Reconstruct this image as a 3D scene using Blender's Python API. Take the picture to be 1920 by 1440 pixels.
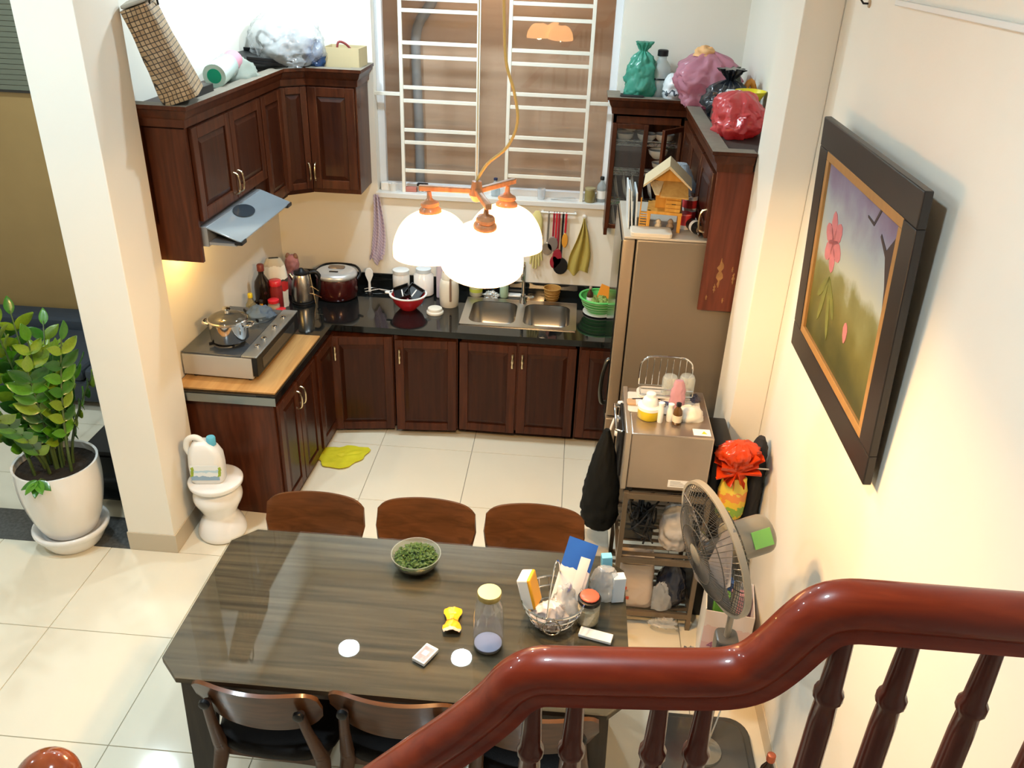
import bpy, bmesh, math, random
from mathutils import Vector, Matrix, noise
R = math.radians
PI = math.pi
for o in list(bpy.data.objects): bpy.data.objects.remove(o, do_unlink=True)
scene = bpy.context.scene
COL = scene.collection

# ------------------------------------------------------------------ camera
def cam_axes(yaw, pitch, roll):
    f = Vector((math.sin(yaw)*math.cos(pitch), math.cos(yaw)*math.cos(pitch), -math.sin(pitch)))
    r = Vector((math.cos(yaw), -math.sin(yaw), 0)); u = r.cross(f)
    c, s = math.cos(roll), math.sin(roll)
    return c*r+s*u, -s*r+c*u, f
cr, cu, cf = cam_axes(-0.0613677, 0.4876407, 0.0387591)
cd = bpy.data.cameras.new('camera'); cam = bpy.data.objects.new('camera', cd); COL.objects.link(cam)
cd.sensor_fit = 'HORIZONTAL'; cd.sensor_width = 36; cd.lens = 36*1585.02/1920; cd.clip_start = 0.05
cam.matrix_world = Matrix(((cr.x, cu.x, -cf.x, 0.529158), (cr.y, cu.y, -cf.y, -4.626137), (cr.z, cu.z, -cf.z, 2.975638), (0, 0, 0, 1)))
scene.camera = cam

# ------------------------------------------------------------------ world, lights, exposure
w = bpy.data.worlds.new('world'); scene.world = w; w.use_nodes = True
w.node_tree.nodes['Background'].inputs[0].default_value = (0.75, 0.8, 1.0, 1)
w.node_tree.nodes['Background'].inputs[1].default_value = 0.05
scene.view_settings.view_transform = 'Standard'; scene.view_settings.look = 'None'
scene.view_settings.gamma = 1.0; scene.view_settings.use_curve_mapping = False
scene.view_settings.exposure = 0.62
scene.cycles.use_denoising = True
scene.cycles.max_bounces = 10; scene.cycles.transparent_max_bounces = 16
scene.cycles.caustics_reflective = False; scene.cycles.caustics_refractive = False
scene.cycles.sample_clamp_indirect = 4.0
CEIL = 3.4
DOWN_W = 17.0           # each recessed ceiling light
BULB_W = 26.0           # each bulb of the pendant lamp
COOL = (0.74, 0.91, 1.0); WARM = (1.0, 0.63, 0.27)

# ------------------------------------------------------------------ materials
MATS = {}
def nodes(name):
    m = bpy.data.materials.new(name); m.use_nodes = True
    nt = m.node_tree; b = nt.nodes['Principled BSDF']
    return m, nt, b
def sv(b, **k):
    for n, v in k.items():
        n = n.replace('_', ' ')
        i = b.inputs.get(n)
        if i is None: continue
        i.default_value = (*v, 1) if isinstance(v, tuple) and len(v) == 3 else v
def mat(name, col, rough=0.5, metal=0.0, noise_amt=0.0, nscale=8.0, bump=0.0, bscale=60.0, **k):
    if name in MATS: return MATS[name]
    m, nt, b = nodes(name); sv(b, Base_Color=col, Roughness=rough, Metallic=metal, **k)
    L = nt.links
    if noise_amt:
        tc = nt.nodes.new('ShaderNodeTexCoord'); n = nt.nodes.new('ShaderNodeTexNoise')
        n.inputs['Scale'].default_value = nscale; n.inputs['Detail'].default_value = 4
        L.new(tc.outputs['Object'], n.inputs['Vector'])
        mx = nt.nodes.new('ShaderNodeMix'); mx.data_type = 'RGBA'
        mx.inputs[6].default_value = (*[c*(1-noise_amt) for c in col], 1)
        mx.inputs[7].default_value = (*[min(1, c*(1+noise_amt)) for c in col], 1)
        L.new(n.outputs['Fac'], mx.inputs[0]); L.new(mx.outputs[2], b.inputs['Base Color'])
    if bump:
        tc = nt.nodes.new('ShaderNodeTexCoord'); n = nt.nodes.new('ShaderNodeTexNoise')
        n.inputs['Scale'].default_value = bscale; L.new(tc.outputs['Object'], n.inputs['Vector'])
        bp = nt.nodes.new('ShaderNodeBump'); bp.inputs['Strength'].default_value = bump; bp.inputs['Distance'].default_value = 0.01
        L.new(n.outputs['Fac'], bp.inputs['Height']); L.new(bp.outputs[0], b.inputs['Normal'])
    MATS[name] = m; return m
def wood(name, c1, c2, rough=0.3, coat=0.3, scale=(14, 14, 1.2), crough=0.12):
    if name in MATS: return MATS[name]
    m, nt, b = nodes(name); L = nt.links
    tc = nt.nodes.new('ShaderNodeTexCoord'); mp = nt.nodes.new('ShaderNodeMapping'); mp.inputs['Scale'].default_value = scale
    n = nt.nodes.new('ShaderNodeTexNoise'); n.inputs['Scale'].default_value = 2.2; n.inputs['Detail'].default_value = 6; n.inputs['Distortion'].default_value = 0.8
    rp = nt.nodes.new('ShaderNodeValToRGB')
    rp.color_ramp.elements[0].position = 0.3; rp.color_ramp.elements[0].color = (*c1, 1)
    rp.color_ramp.elements[1].position = 0.72; rp.color_ramp.elements[1].color = (*c2, 1)
    L.new(tc.outputs['Object'], mp.inputs[0]); L.new(mp.outputs[0], n.inputs['Vector']); L.new(n.outputs['Fac'], rp.inputs[0]); L.new(rp.outputs[0], b.inputs['Base Color'])
    sv(b, Roughness=rough, Coat_Weight=coat, Coat_Roughness=crough, Specular_IOR_Level=0.2)
    MATS[name] = m; return m
def glass(name, tint=(1, 1, 1), rough=0.02, gloss=0.12, trans=0.86, crum_=False):
    """thin glass or film: what lies behind shows through, the surface still mirrors the lights"""
    if name in MATS: return MATS[name]
    m = bpy.data.materials.new(name); m.use_nodes = True; nt = m.node_tree; nt.nodes.clear(); L = nt.links
    out = nt.nodes.new('ShaderNodeOutputMaterial'); tr = nt.nodes.new('ShaderNodeBsdfTransparent'); gl = nt.nodes.new('ShaderNodeBsdfGlossy'); df = nt.nodes.new('ShaderNodeBsdfDiffuse')
    tr.inputs[0].default_value = (*tint, 1); gl.inputs['Roughness'].default_value = rough; df.inputs[0].default_value = (*tint, 1)
    m1 = nt.nodes.new('ShaderNodeMixShader'); m1.inputs[0].default_value = trans
    L.new(df.outputs[0], m1.inputs[1]); L.new(tr.outputs[0], m1.inputs[2])
    fr = nt.nodes.new('ShaderNodeLayerWeight'); fr.inputs[0].default_value = 0.5
    pw = nt.nodes.new('ShaderNodeMath'); pw.operation = 'POWER'; pw.inputs[1].default_value = 4.0; L.new(fr.outputs['Facing'], pw.inputs[0])
    ma = nt.nodes.new('ShaderNodeMath'); ma.operation = 'MULTIPLY_ADD'; ma.inputs[1].default_value = 0.7; ma.inputs[2].default_value = gloss*.6+.02; ma.use_clamp = True
    L.new(pw.outputs[0], ma.inputs[0])
    m2 = nt.nodes.new('ShaderNodeMixShader'); L.new(ma.outputs[0], m2.inputs[0]); L.new(m1.outputs[0], m2.inputs[1]); L.new(gl.outputs[0], m2.inputs[2])
    if crum_: crumple(nt, [gl, df])
    L.new(m2.outputs[0], out.inputs[0]); MATS[name] = m; return m
def emit(name, col, s):
    if name in MATS: return MATS[name]
    m, nt, b = nodes(name); sv(b, Base_Color=col, Emission_Color=col, Emission_Strength=s); MATS[name] = m; return m
def crumple(nt, bs, scale=13.0, st=0.5):
    tc = nt.nodes.new('ShaderNodeTexCoord'); v = nt.nodes.new('ShaderNodeTexNoise'); v.noise_type = 'RIDGED_MULTIFRACTAL'; v.inputs['Scale'].default_value = scale; v.inputs['Detail'].default_value = 3; v.inputs['Distortion'].default_value = 1.2
    bp = nt.nodes.new('ShaderNodeBump'); bp.inputs['Strength'].default_value = st; bp.inputs['Distance'].default_value = 0.012
    nt.links.new(tc.outputs['Object'], v.inputs['Vector']); nt.links.new(v.outputs['Fac'], bp.inputs['Height'])
    for q in bs: nt.links.new(bp.outputs[0], q.inputs['Normal'])
def film(name, col, trans=0.35):
    """thin coloured plastic bag: glossy, lets some light through"""
    if name in MATS: return MATS[name]
    m, nt, b = nodes(name); sv(b, Base_Color=col, Roughness=0.25, Specular_IOR_Level=0.6, Coat_Weight=0.3, Coat_Roughness=0.15)
    L = nt.links; out = nt.nodes['Material Output']
    crumple(nt, [b])
    t = nt.nodes.new('ShaderNodeBsdfTranslucent'); t.inputs[0].default_value = (*col, 1)
    mx = nt.nodes.new('ShaderNodeMixShader'); mx.inputs[0].default_value = trans
    L.new(b.outputs[0], mx.inputs[1]); L.new(t.outputs[0], mx.inputs[2]); L.new(mx.outputs[0], out.inputs[0])
    MATS[name] = m; return m
def ramp_mat(name, stops, axis=2, scale=1.0, rough=0.5, wob=0.0, lo=0.0):
    """bands of print across one object axis (labels, packets)"""
    if name in MATS: return MATS[name]
    m, nt, b = nodes(name); L = nt.links; sv(b, Roughness=rough)
    tc = nt.nodes.new('ShaderNodeTexCoord'); sp = nt.nodes.new('ShaderNodeSeparateXYZ'); L.new(tc.outputs['Object'], sp.inputs[0])
    ma = nt.nodes.new('ShaderNodeMath'); ma.operation = 'MULTIPLY_ADD'; ma.inputs[1].default_value = scale; ma.inputs[2].default_value = -lo*scale
    L.new(sp.outputs[axis], ma.inputs[0]); last = ma.outputs[0]
    if wob:
        n = nt.nodes.new('ShaderNodeTexNoise'); n.inputs['Scale'].default_value = 40; L.new(tc.outputs['Object'], n.inputs['Vector'])
        a2 = nt.nodes.new('ShaderNodeMath'); a2.operation = 'MULTIPLY_ADD'; a2.inputs[1].default_value = wob
        L.new(n.outputs['Fac'], a2.inputs[0]); L.new(last, a2.inputs[2]); last = a2.outputs[0]
    rp = nt.nodes.new('ShaderNodeValToRGB'); cr_ = rp.color_ramp; cr_.interpolation = 'CONSTANT'
    cr_.elements[0].position = stops[0][0]; cr_.elements[0].color = (*stops[0][1], 1)
    cr_.elements[1].position = stops[1][0]; cr_.elements[1].color = (*stops[1][1], 1)
    for p_, c in stops[2:]:
        e = cr_.elements.new(p_); e.color = (*c, 1)
    L.new(last, rp.inputs[0]); L.new(rp.outputs[0], b.inputs['Base Color']); MATS[name] = m; return m

# ------------------------------------------------------------------ mesh building
class MB:
    def __init__(s): s.v = []; s.f = []; s.T = None
    def add(s, vs, fs):
        o = len(s.v); s.v += [tuple(s.T @ Vector(v)) if s.T else tuple(v) for v in vs]; s.f += [tuple(i+o for i in f) for f in fs]; return s
    def box(s, x0, x1, y0, y1, z0, z1):
        return s.add([(x0,y0,z0),(x1,y0,z0),(x1,y1,z0),(x0,y1,z0),(x0,y0,z1),(x1,y0,z1),(x1,y1,z1),(x0,y1,z1)],
                     [(3,2,1,0),(4,5,6,7),(0,1,5,4),(1,2,6,5),(2,3,7,6),(3,0,4,7)])
    def frustum(s, x0, x1, y0, y1, z0, z1, i):
        return s.add([(x0,y0,z0),(x1,y0,z0),(x1,y1,z0),(x0,y1,z0),(x0+i,y0+i,z1),(x1-i,y0+i,z1),(x1-i,y1-i,z1),(x0+i,y1-i,z1)],
                     [(3,2,1,0),(4,5,6,7),(0,1,5,4),(1,2,6,5),(2,3,7,6),(3,0,4,7)])
    def prism(s, poly, z0, z1):
        n = len(poly)
        return s.add([(x,y,z0) for x,y in poly]+[(x,y,z1) for x,y in poly],
                     [tuple(range(n))[::-1], tuple(range(n,2*n))]+[(i,(i+1)%n,(i+1)%n+n,i+n) for i in range(n)])
    def prism_y(s, poly, y0, y1):            # polygon in (x,z)
        n = len(poly)
        return s.add([(x,y0,z) for x,z in poly]+[(x,y1,z) for x,z in poly],
                     [tuple(range(n)), tuple(range(n,2*n))[::-1]]+[((i+1)%n,i,i+n,(i+1)%n+n) for i in range(n)])
    def lathe(s, prof, n=24, c=(0,0,0), sx=1.0, sy=1.0, cap=True):
        vs, fs = [], []
        for r, z in prof:
            for k in range(n):
                a = 2*PI*k/n; vs.append((c[0]+r*math.cos(a)*sx, c[1]+r*math.sin(a)*sy, c[2]+z))
        for i in range(len(prof)-1):
            for k in range(n):
                a, b = i*n+k, i*n+(k+1)%n; fs.append((a, b, b+n, a+n))
        if cap:
            fs.append(tuple(range(n))[::-1]); fs.append(tuple((len(prof)-1)*n+k for k in range(n)))
        return s.add(vs, fs)
    def tube(s, pts, r, n=8, closed=False, r1=None):
        pts = [Vector(p) for p in pts]; m = len(pts); vs, fs = [], []
        up = Vector((0,0,1)); prev = None
        for i, p in enumerate(pts):
            a = pts[(i-1) % m] if (closed or i > 0) else p; b = pts[(i+1) % m] if (closed or i < m-1) else p
            t = (b-a).normalized() if (b-a).length > 1e-9 else Vector((0,0,1))
            if prev is None:
                q = up if abs(t.z) < 0.9 else Vector((1,0,0)); nx = t.cross(q).normalized()
            else:
                nx = (prev-t*prev.dot(t)); nx = nx.normalized() if nx.length > 1e-6 else t.orthogonal().normalized()
            prev = nx; ny = t.cross(nx)
            rr = r if r1 is None else r+(r1-r)*i/max(1, m-1)
            for k in range(n):
                g = 2*PI*k/n; vs.append(p+nx*math.cos(g)*rr+ny*math.sin(g)*rr)
        for i in range(m if closed else m-1):
            for k in range(n):
                a, b = i*n+k, i*n+(k+1)%n; c, d = ((i+1)%m)*n+k, ((i+1)%m)*n+(k+1)%n
                fs.append((a, b, d, c))
        if not closed:
            fs.append(tuple(range(n))[::-1]); fs.append(tuple((m-1)*n+k for k in range(n)))
        return s.add(vs, fs)
    def cyl(s, p0, p1, r, r1=None, n=16): return s.tube([p0, p1], r, n, False, r1)
    def grid(s, fn, nu, nv, th=0.0):
        """surface fn(u,v)->(x,y,z); th>0 closes it into a thin solid"""
        P = [[Vector(fn(i/nu, j/nv)) for j in range(nv+1)] for i in range(nu+1)]
        vs = [p for r_ in P for p in r_]; W = nv+1
        fs = [(i*W+j, (i+1)*W+j, (i+1)*W+j+1, i*W+j+1) for i in range(nu) for j in range(nv)]
        if th:
            N = []
            for i in range(nu+1):
                for j in range(nv+1):
                    du = P[min(i+1,nu)][j]-P[max(i-1,0)][j]; dv = P[i][min(j+1,nv)]-P[i][max(j-1,0)]
                    q = du.cross(dv); N.append(q.normalized() if q.length > 1e-12 else Vector((0,0,1)))
            o = len(vs); vs = vs+[v-n_*th for v, n_ in zip(vs, N)]
            fs += [tuple(i+o for i in f[::-1]) for f in fs[:nu*nv]]
            for i in range(nu): fs += [(i*W, i*W+o, (i+1)*W+o, (i+1)*W), ((i+1)*W+nv, (i+1)*W+nv+o, i*W+nv+o, i*W+nv)]
            for j in range(nv): fs += [(j+1, j+1+o, j+o, j), (nu*W+j, nu*W+j+o, nu*W+j+1+o, nu*W+j+1)]
        return s.add(vs, fs)
    def sack(s, prof, seed=0, amp=0.15, n=28, sx=1.0, sy=1.0, fold=5.0, c=(0,0,0), gather=0):
        """bag: lathe whose wall is dented and creased; prof = (radius, z); gather = pleats where the film is drawn together"""
        n = max(n*2, 48); prof = smooth_prof(list(prof), 2) if len(prof) < 30 else prof
        vs, fs = [], []; m = len(prof); rmax = max(r for r, z in prof)
        for i, (r, z) in enumerate(prof):
            for k in range(n):
                a = 2*PI*k/n
                q = Vector((math.cos(a)*fold*0.4, math.sin(a)*fold*0.4, z/rmax*fold*0.42+seed*7.3))
                d = 0.9*noise.noise(q)
                f_, w_ = 1.0, 0.55
                for o_ in range(3):
                    d += w_*(0.45-abs(noise.noise(q*f_*1.9+Vector((o_*5.1, seed, 2))))*1.6); f_ *= 2.0; w_ *= 0.5
                rr = r*(1+amp*1.3*d)
                if gather: rr *= 1+gather*(1-r/rmax)*math.cos(a*11+seed+2*noise.noise(q))
                zz = z+(0.5*amp*r*noise.noise(q*1.7+Vector((9,4,1))) if 0 < i else 0)
                vs.append((c[0]+rr*math.cos(a)*sx, c[1]+rr*math.sin(a)*sy, c[2]+zz))
        for i in range(m-1):
            for k in range(n):
                a, b = i*n+k, i*n+(k+1)%n; fs.append((a, b, b+n, a+n))
        fs.append(tuple(range(n))[::-1]); fs.append(tuple((m-1)*n+k for k in range(n)))
        return s.add(vs, fs)
def smooth_prof(pts, k=4):
    """Catmull-Rom refinement of a profile"""
    out = []
    for i in range(len(pts)-1):
        p0 = pts[max(0, i-1)]; p1 = pts[i]; p2 = pts[i+1]; p3 = pts[min(len(pts)-1, i+2)]
        for j in range(k):
            t = j/k
            out.append(tuple(0.5*((2*p1[d])+(-p0[d]+p2[d])*t+(2*p0[d]-5*p1[d]+4*p2[d]-p3[d])*t*t+(-p0[d]+3*p1[d]-3*p2[d]+p3[d])*t**3) for d in range(len(p1))))
    out.append(tuple(pts[-1])); return out
def rrect(w_, d_, r, n=4, cx=0, cy=0):
    out = []
    for (sx, sy, a0) in ((1,1,0),(-1,1,90),(-1,-1,180),(1,-1,270)):
        for k in range(n+1):
            a = R(a0+90*k/n); out.append((cx+sx*(w_/2-r)+r*math.cos(a), cy+sy*(d_/2-r)+r*math.sin(a)))
    return out
def mesh(name, mb, m, bevel=0.0, seg=2, smooth=None, fixn=True):
    me = bpy.data.meshes.new(name); me.from_pydata(mb.v, [], mb.f); me.validate()
    bm = bmesh.new(); bm.from_mesh(me)
    if fixn: bmesh.ops.recalc_face_normals(bm, faces=bm.faces)
    if bevel:
        es = [e for e in bm.edges if len(e.link_faces) == 2 and e.calc_face_angle(0) > R(35)]
        bmesh.ops.bevel(bm, geom=es, offset=bevel, segments=seg, profile=0.5, affect='EDGES', clamp_overlap=True)
    bm.to_mesh(me); bm.free()
    if smooth is None: smooth = 40 if not bevel else 22
    if smooth:
        for p_ in me.polygons: p_.use_smooth = True
        me.set_sharp_from_angle(angle=R(smooth))
    if m is not None: me.materials.append(m)
    return me
def obj(name, mb, m, parent=None, loc=(0,0,0), rot=(0,0,0), bevel=0.0, smooth=None, seg=2, label=None, fixn=True):
    me = mb if isinstance(mb, bpy.types.Mesh) else mesh(name, mb, m, bevel, seg, smooth, fixn)
    o = bpy.data.objects.new(name, me); COL.objects.link(o); o.location = loc; o.rotation_euler = rot
    if parent is not None: o.parent = parent
    if label: o['label'] = label
    return o
def tag(o, label, cat, group=None, kind=None):
    o['label'] = label; o['category'] = cat
    if group: o['group'] = group
    if kind: o['kind'] = kind
    return o
def thing(name, label, cat, loc=(0,0,0), rz=0.0, group=None, rot=None):
    o = bpy.data.objects.new(name, None); COL.objects.link(o); o.empty_display_size = 0.05
    o.location = loc; o.rotation_euler = rot if rot else (0, 0, rz)
    return tag(o, label, cat, group)
def struct(name, mb, m, parent=None, **k):
    o = obj(name, mb, m, parent, **k)
    if parent is None: o['kind'] = 'structure'
    return o
def copy_tree(o, parent=None):
    c = o.copy(); COL.objects.link(c); c.parent = parent
    for ch in list(o.children): copy_tree(ch, c)
    return c
def text_mesh(txt, size):
    cu_ = bpy.data.curves.new('t', 'FONT'); cu_.body = txt; cu_.size = size; cu_.extrude = 0.0004; cu_.align_x = 'CENTER'; cu_.align_y = 'CENTER'
    o = bpy.data.objects.new('t', cu_); COL.objects.link(o)
    me = bpy.data.meshes.new_from_object(o.evaluated_get(bpy.context.evaluated_depsgraph_get())); bpy.data.objects.remove(o); bpy.data.curves.remove(cu_)
    return me

# common materials
M_WALL = mat('cream_paint', (0.83, 0.785, 0.69), 0.6, noise_amt=0.03, nscale=3)
M_CEIL = mat('white_paint', (0.66, 0.66, 0.65), 0.8)
M_TILE = mat('polished_cream_tile', (0.76, 0.695, 0.55), 0.09, noise_amt=0.03, nscale=5, Specular_IOR_Level=0.5)
M_GROUT = mat('grey_grout', (0.30, 0.28, 0.24), 0.8)
M_MAHO = wood('mahogany', (0.040, 0.010, 0.004), (0.090, 0.023, 0.008), 0.36, 0.12)
M_MAHO2 = wood('mahogany_panel', (0.024, 0.0055, 0.0025), (0.050, 0.012, 0.004), 0.36, 0.12)
M_RAIL = wood('red_lacquered_wood', (0.15, 0.012, 0.003), (0.25, 0.028, 0.006), 0.34, 0.45, (3, 14, 14), 0.04)
M_CHAIR = wood('walnut_veneer', (0.055, 0.022, 0.008), (0.115, 0.045, 0.016), 0.32, 0.25, (2, 12, 14))
M_POST = wood('walnut_solid', (0.06, 0.028, 0.016), (0.10, 0.048, 0.026), 0.4, 0.15)
M_TABLE = wood('smoked_oak', (0.028, 0.022, 0.013), (0.105, 0.082, 0.050), 0.5, 0.0, (0.7, 16, 9))
M_BRASS = mat('brass', (0.75, 0.60, 0.38), 0.22, 1.0)
M_STEEL = mat('brushed_steel', (0.55, 0.53, 0.50), 0.28, 1.0)
M_CHROME = mat('chrome', (0.75, 0.75, 0.75), 0.08, 1.0)
M_GRANITE = mat('black_granite', (0.006, 0.007, 0.007), 0.06, noise_amt=0.5, nscale=80)
M_WHITE = mat('white_plastic', (0.78, 0.78, 0.76), 0.35)
M_CERAMIC = mat('white_glazed_ceramic', (0.82, 0.80, 0.77), 0.12, Coat_Weight=0.4, Coat_Roughness=0.05)
M_BLACK = mat('black_plastic', (0.007, 0.007, 0.008), 0.4, Specular_IOR_Level=0.3)
M_RUBBER = mat('black_rubber', (0.01, 0.01, 0.01), 0.7)
M_CLEAR = glass('clear_glass', (0.97, 0.99, 0.98), 0.01, 0.05, 0.97)
M_FILM = glass('clear_plastic_film', (0.93, 0.95, 0.97), 0.12, 0.12, 0.70, True)
M_RED = mat('red_plastic', (0.55, 0.02, 0.03), 0.3)
M_YELLOW = mat('yellow_plastic', (0.75, 0.55, 0.02), 0.35)
M_PAPER = mat('white_paper', (0.8, 0.8, 0.78), 0.6)

# ------------------------------------------------------------------ the room
YB = 0.85; XR = 1.5
fl = struct('floor', MB().box(-4.3, XR+.1, -6.6, 1.05, -0.06, -0.006), M_GROUT)
_tc = {}
def tile(x0, x1, y0, y1, m=M_TILE, name='tile'):
    g = 0.0013; wx, wy = round(x1-x0, 4), round(y1-y0, 4); k = (wx, wy, m.name)
    if k not in _tc:
        b = MB().frustum(-wx/2+g, wx/2-g, -wy/2+g, wy/2-g, -0.006, 0.0, 0.0012); _tc[k] = mesh(name, b, m, smooth=0)
    obj(name, _tc[k], None, fl, ((x0+x1)/2, (y0+y1)/2, 0))
def tiles(xa, xb, ya, yb):
    xs = sorted({xa, xb, *[i*.6 for i in range(-8, 4) if xa+.02 < i*.6 < xb-.02]}); ys = sorted({ya, yb, *[i*.6 for i in range(-12, 3) if ya+.02 < i*.6 < yb-.02]})
    for a, b in zip(xs, xs[1:]):
        for c, d in zip(ys, ys[1:]): tile(a, b, c, d)
tiles(-4.2, XR, -4.8, -1.2); tiles(-1.53, XR, -1.2, 0.3); tiles(-4.2, -1.6, -0.943, 0.6)
M_STRIP = mat('grey_granite', (0.085, 0.085, 0.08), 0.25, noise_amt=0.6, nscale=60)
struct('trim_1', MB().box(-4.2, -1.69, -1.2, -0.945, -0.006, 0.001), M_STRIP)
# back wall with the window opening
WX0, WX1, WZ0, WZ1 = -0.75, 0.77, 1.44, 2.74
wb = MB().box(-1.6, WX0, YB, YB+.15, 0, CEIL).box(WX1, XR+.1, YB, YB+.15, 0, CEIL).box(WX0, WX1, YB, YB+.15, 0, WZ0).box(WX0, WX1, YB, YB+.15, WZ1, CEIL)
struct('wall_back', wb, M_WALL, smooth=0)
def xw(y): return -1.535+.0505*(y+1.03)          # the kitchen's left wall runs slightly askew
struct('wall_left', MB().prism([(-1.69, -.843), (xw(-.843), -.843), (xw(YB), YB), (-1.6, YB)], 0, CEIL), M_WALL, smooth=0)
struct('wall_pillar_left', MB().box(-1.69, -1.436, -1.2, -.843, 0, CEIL), M_WALL, bevel=0.004)
struct('wall_right', MB().box(XR, XR+.1, -6.6, YB, 0, CEIL), M_WALL, smooth=0)
struct('wall_pillar_right', MB().box(1.35, XR, -1.1, -.72, 0, CEIL), M_WALL, bevel=0.006)
struct('wall_front', MB().box(-4.3, XR+.1, -6.7, -6.6, 0, CEIL), M_WALL, smooth=0)
struct('wall_far_left', MB().box(-4.4, -4.3, -6.6, 1.1, 0, CEIL), M_WALL, smooth=0)
M_GOLD = mat('ochre_wall', (0.42, 0.265, 0.10), 0.45, noise_amt=0.15, nscale=2.5)
struct('wall_back_left', MB().box(-4.3, -1.6, 1.0, 1.1, 0, CEIL), M_GOLD, smooth=0)
struct('ceiling', MB().box(-4.4, XR+.1, -6.7, YB+.2, CEIL, CEIL+.1), M_CEIL, smooth=0)
M_SKIRT = mat('beige_skirting_tile', (0.52, 0.45, 0.34), 0.2)
struct('baseboard_left', MB().box(-1.695, -1.430, -1.206, -.843, 0, 0.115), M_SKIRT, bevel=0.003)
struct('baseboard_right', MB().box(XR-.008, XR, -4.8, -1.1, 0, 0.1), M_SKIRT, bevel=0.002)
# ------------------------------------------------------------------ ceiling lights (their two mirror images show in the table top)
def downlight(x, y, label):
    t = thing('ceiling_light', label, 'ceiling light', (x, y, CEIL), 0, 'round recessed ceiling lights')
    obj('trim_ring', MB().lathe([(0.075, -0.001), (0.105, -0.001), (0.103, -0.012), (0.082, -0.016), (0.075, -0.006)], 32, cap=False), M_WHITE, t)
    obj('diffuser', MB().lathe([(0.0, -0.004), (0.076, -0.004), (0.076, -0.008), (0.0, -0.008)], 32, cap=False), emit('led_diffuser', COOL, 30.0), t)
    ld = bpy.data.lights.new('led', 'AREA'); ld.shape = 'DISK'; ld.size = 0.15; ld.energy = DOWN_W; ld.color = COOL
    lo = bpy.data.objects.new('led', ld); COL.objects.link(lo); lo.parent = t; lo.location = (0, 0, -0.02)
downlight(-0.925, 0.03, 'round ceiling light above the sink counter, mirrored on the left of the table')
downlight(-0.06, 0.03, 'round ceiling light above the sink counter, mirrored beside the glass bottle')
downlight(-1.45, -2.3, 'round ceiling light above the left end of the dining table')
downlight(0.3, -3.4, 'round ceiling light above the stair side of the table')
downlight(-2.6, -2.6, 'round ceiling light above the open floor left of the table')
downlight(-2.6, -0.1, 'round ceiling light above the sofa corner')

# ------------------------------------------------------------------ window
M_WFRAME = mat('white_window_paint', (0.75, 0.78, 0.82), 0.35)
M_BAR = mat('cream_bar_paint', (0.80, 0.76, 0.66), 0.35)
win = thing('window_1', 'window with white security bars above the sink', 'window', (0, 0, 0)); del win['category']; win['kind'] = 'structure'
fr = MB(); yf0, yf1 = YB+.085, YB+.135
fr.box(WX0, WX0+.045, yf0, yf1, WZ0, WZ1).box(WX1-.045, WX1, yf0, yf1, WZ0, WZ1).box(WX0, WX1, yf0, yf1, WZ1-.045, WZ1).box(WX0, WX1, yf0, yf1, WZ0, WZ0+.045)
obj('window_frame', fr, M_WFRAME, win, bevel=0.003)
M_PANE = glass('window_pane', (0.97, 0.97, 0.97), 0.01, 0.02, 0.99)
for a, b, yy in ((WX0+.045, 0.02, YB+.10), (0.02, WX1-.045, YB+.112)):
    obj('pane', MB().box(a, b, yy, yy+.005, WZ0+.045, WZ1-.045), M_PANE, win)
obj('window_sill', MB().box(WX0-.01, WX1+.01, YB-.025, YB+.09, WZ0-.03, WZ0+.004), mat('white_sill', (0.72, 0.70, 0.66), 0.3), win, bevel=0.004)
for xa, xb, zs in ((-0.577, -0.092, (2.62, 2.555, 2.372, 2.292, 2.11, 2.029, 1.848, 1.77, 1.588)), (0.100, 0.598, (2.62, 2.536, 2.356, 2.28, 2.101, 2.022, 1.836, 1.759, 1.589))):
    g = obj('grille', MB().box(xa-.011, xa+.011, YB+.015, YB+.037, WZ0+.004, WZ1).box(xb-.011, xb+.011, YB+.015, YB+.037, WZ0+.004, WZ1), M_BAR, win, bevel=0.002)
    bm_ = mesh('bar', MB().box(-(xb-xa)/2+.011, (xb-xa)/2-.011, -.008, .008, -.011, .011), M_BAR, 0.002)
    for z in zs: obj('bar', bm_, None, g, ((xa+xb)/2, YB+.026, z))
for xa, xb in ((WX0, -0.588), (0.609, WX1)):
    obj('side_bar', MB().box(xa, xb, YB+.018, YB+.034, 2.056, 2.078), M_BAR, win, bevel=0.002)
# what lies behind the window: the neighbour's wall with a drain pipe
def lap_wall():
    m, nt, b = nodes('weathered_brown_wall'); L = nt.links
    tc = nt.nodes.new('ShaderNodeTexCoord'); mp = nt.nodes.new('ShaderNodeMapping'); mp.inputs['Scale'].default_value = (0.7, 1, 9)
    n = nt.nodes.new('ShaderNodeTexNoise'); n.inputs['Scale'].default_value = 3; n.inputs['Detail'].default_value = 6
    rp = nt.nodes.new('ShaderNodeValToRGB'); rp.color_ramp.elements[0].color = (0.48, 0.31, 0.20, 1); rp.color_ramp.elements[1].color = (0.66, 0.46, 0.31, 1)
    L.new(tc.outputs['Object'], mp.inputs[0]); L.new(mp.outputs[0], n.inputs['Vector']); L.new(n.outputs['Fac'], rp.inputs[0]); L.new(rp.outputs[0], b.inputs['Base Color'])
    sv(b, Roughness=0.75); return m
struct('wall_outside', MB().box(-2.6, 2.6, 1.42, 1.5, 0, 3.8), lap_wall(), smooth=0)
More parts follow.
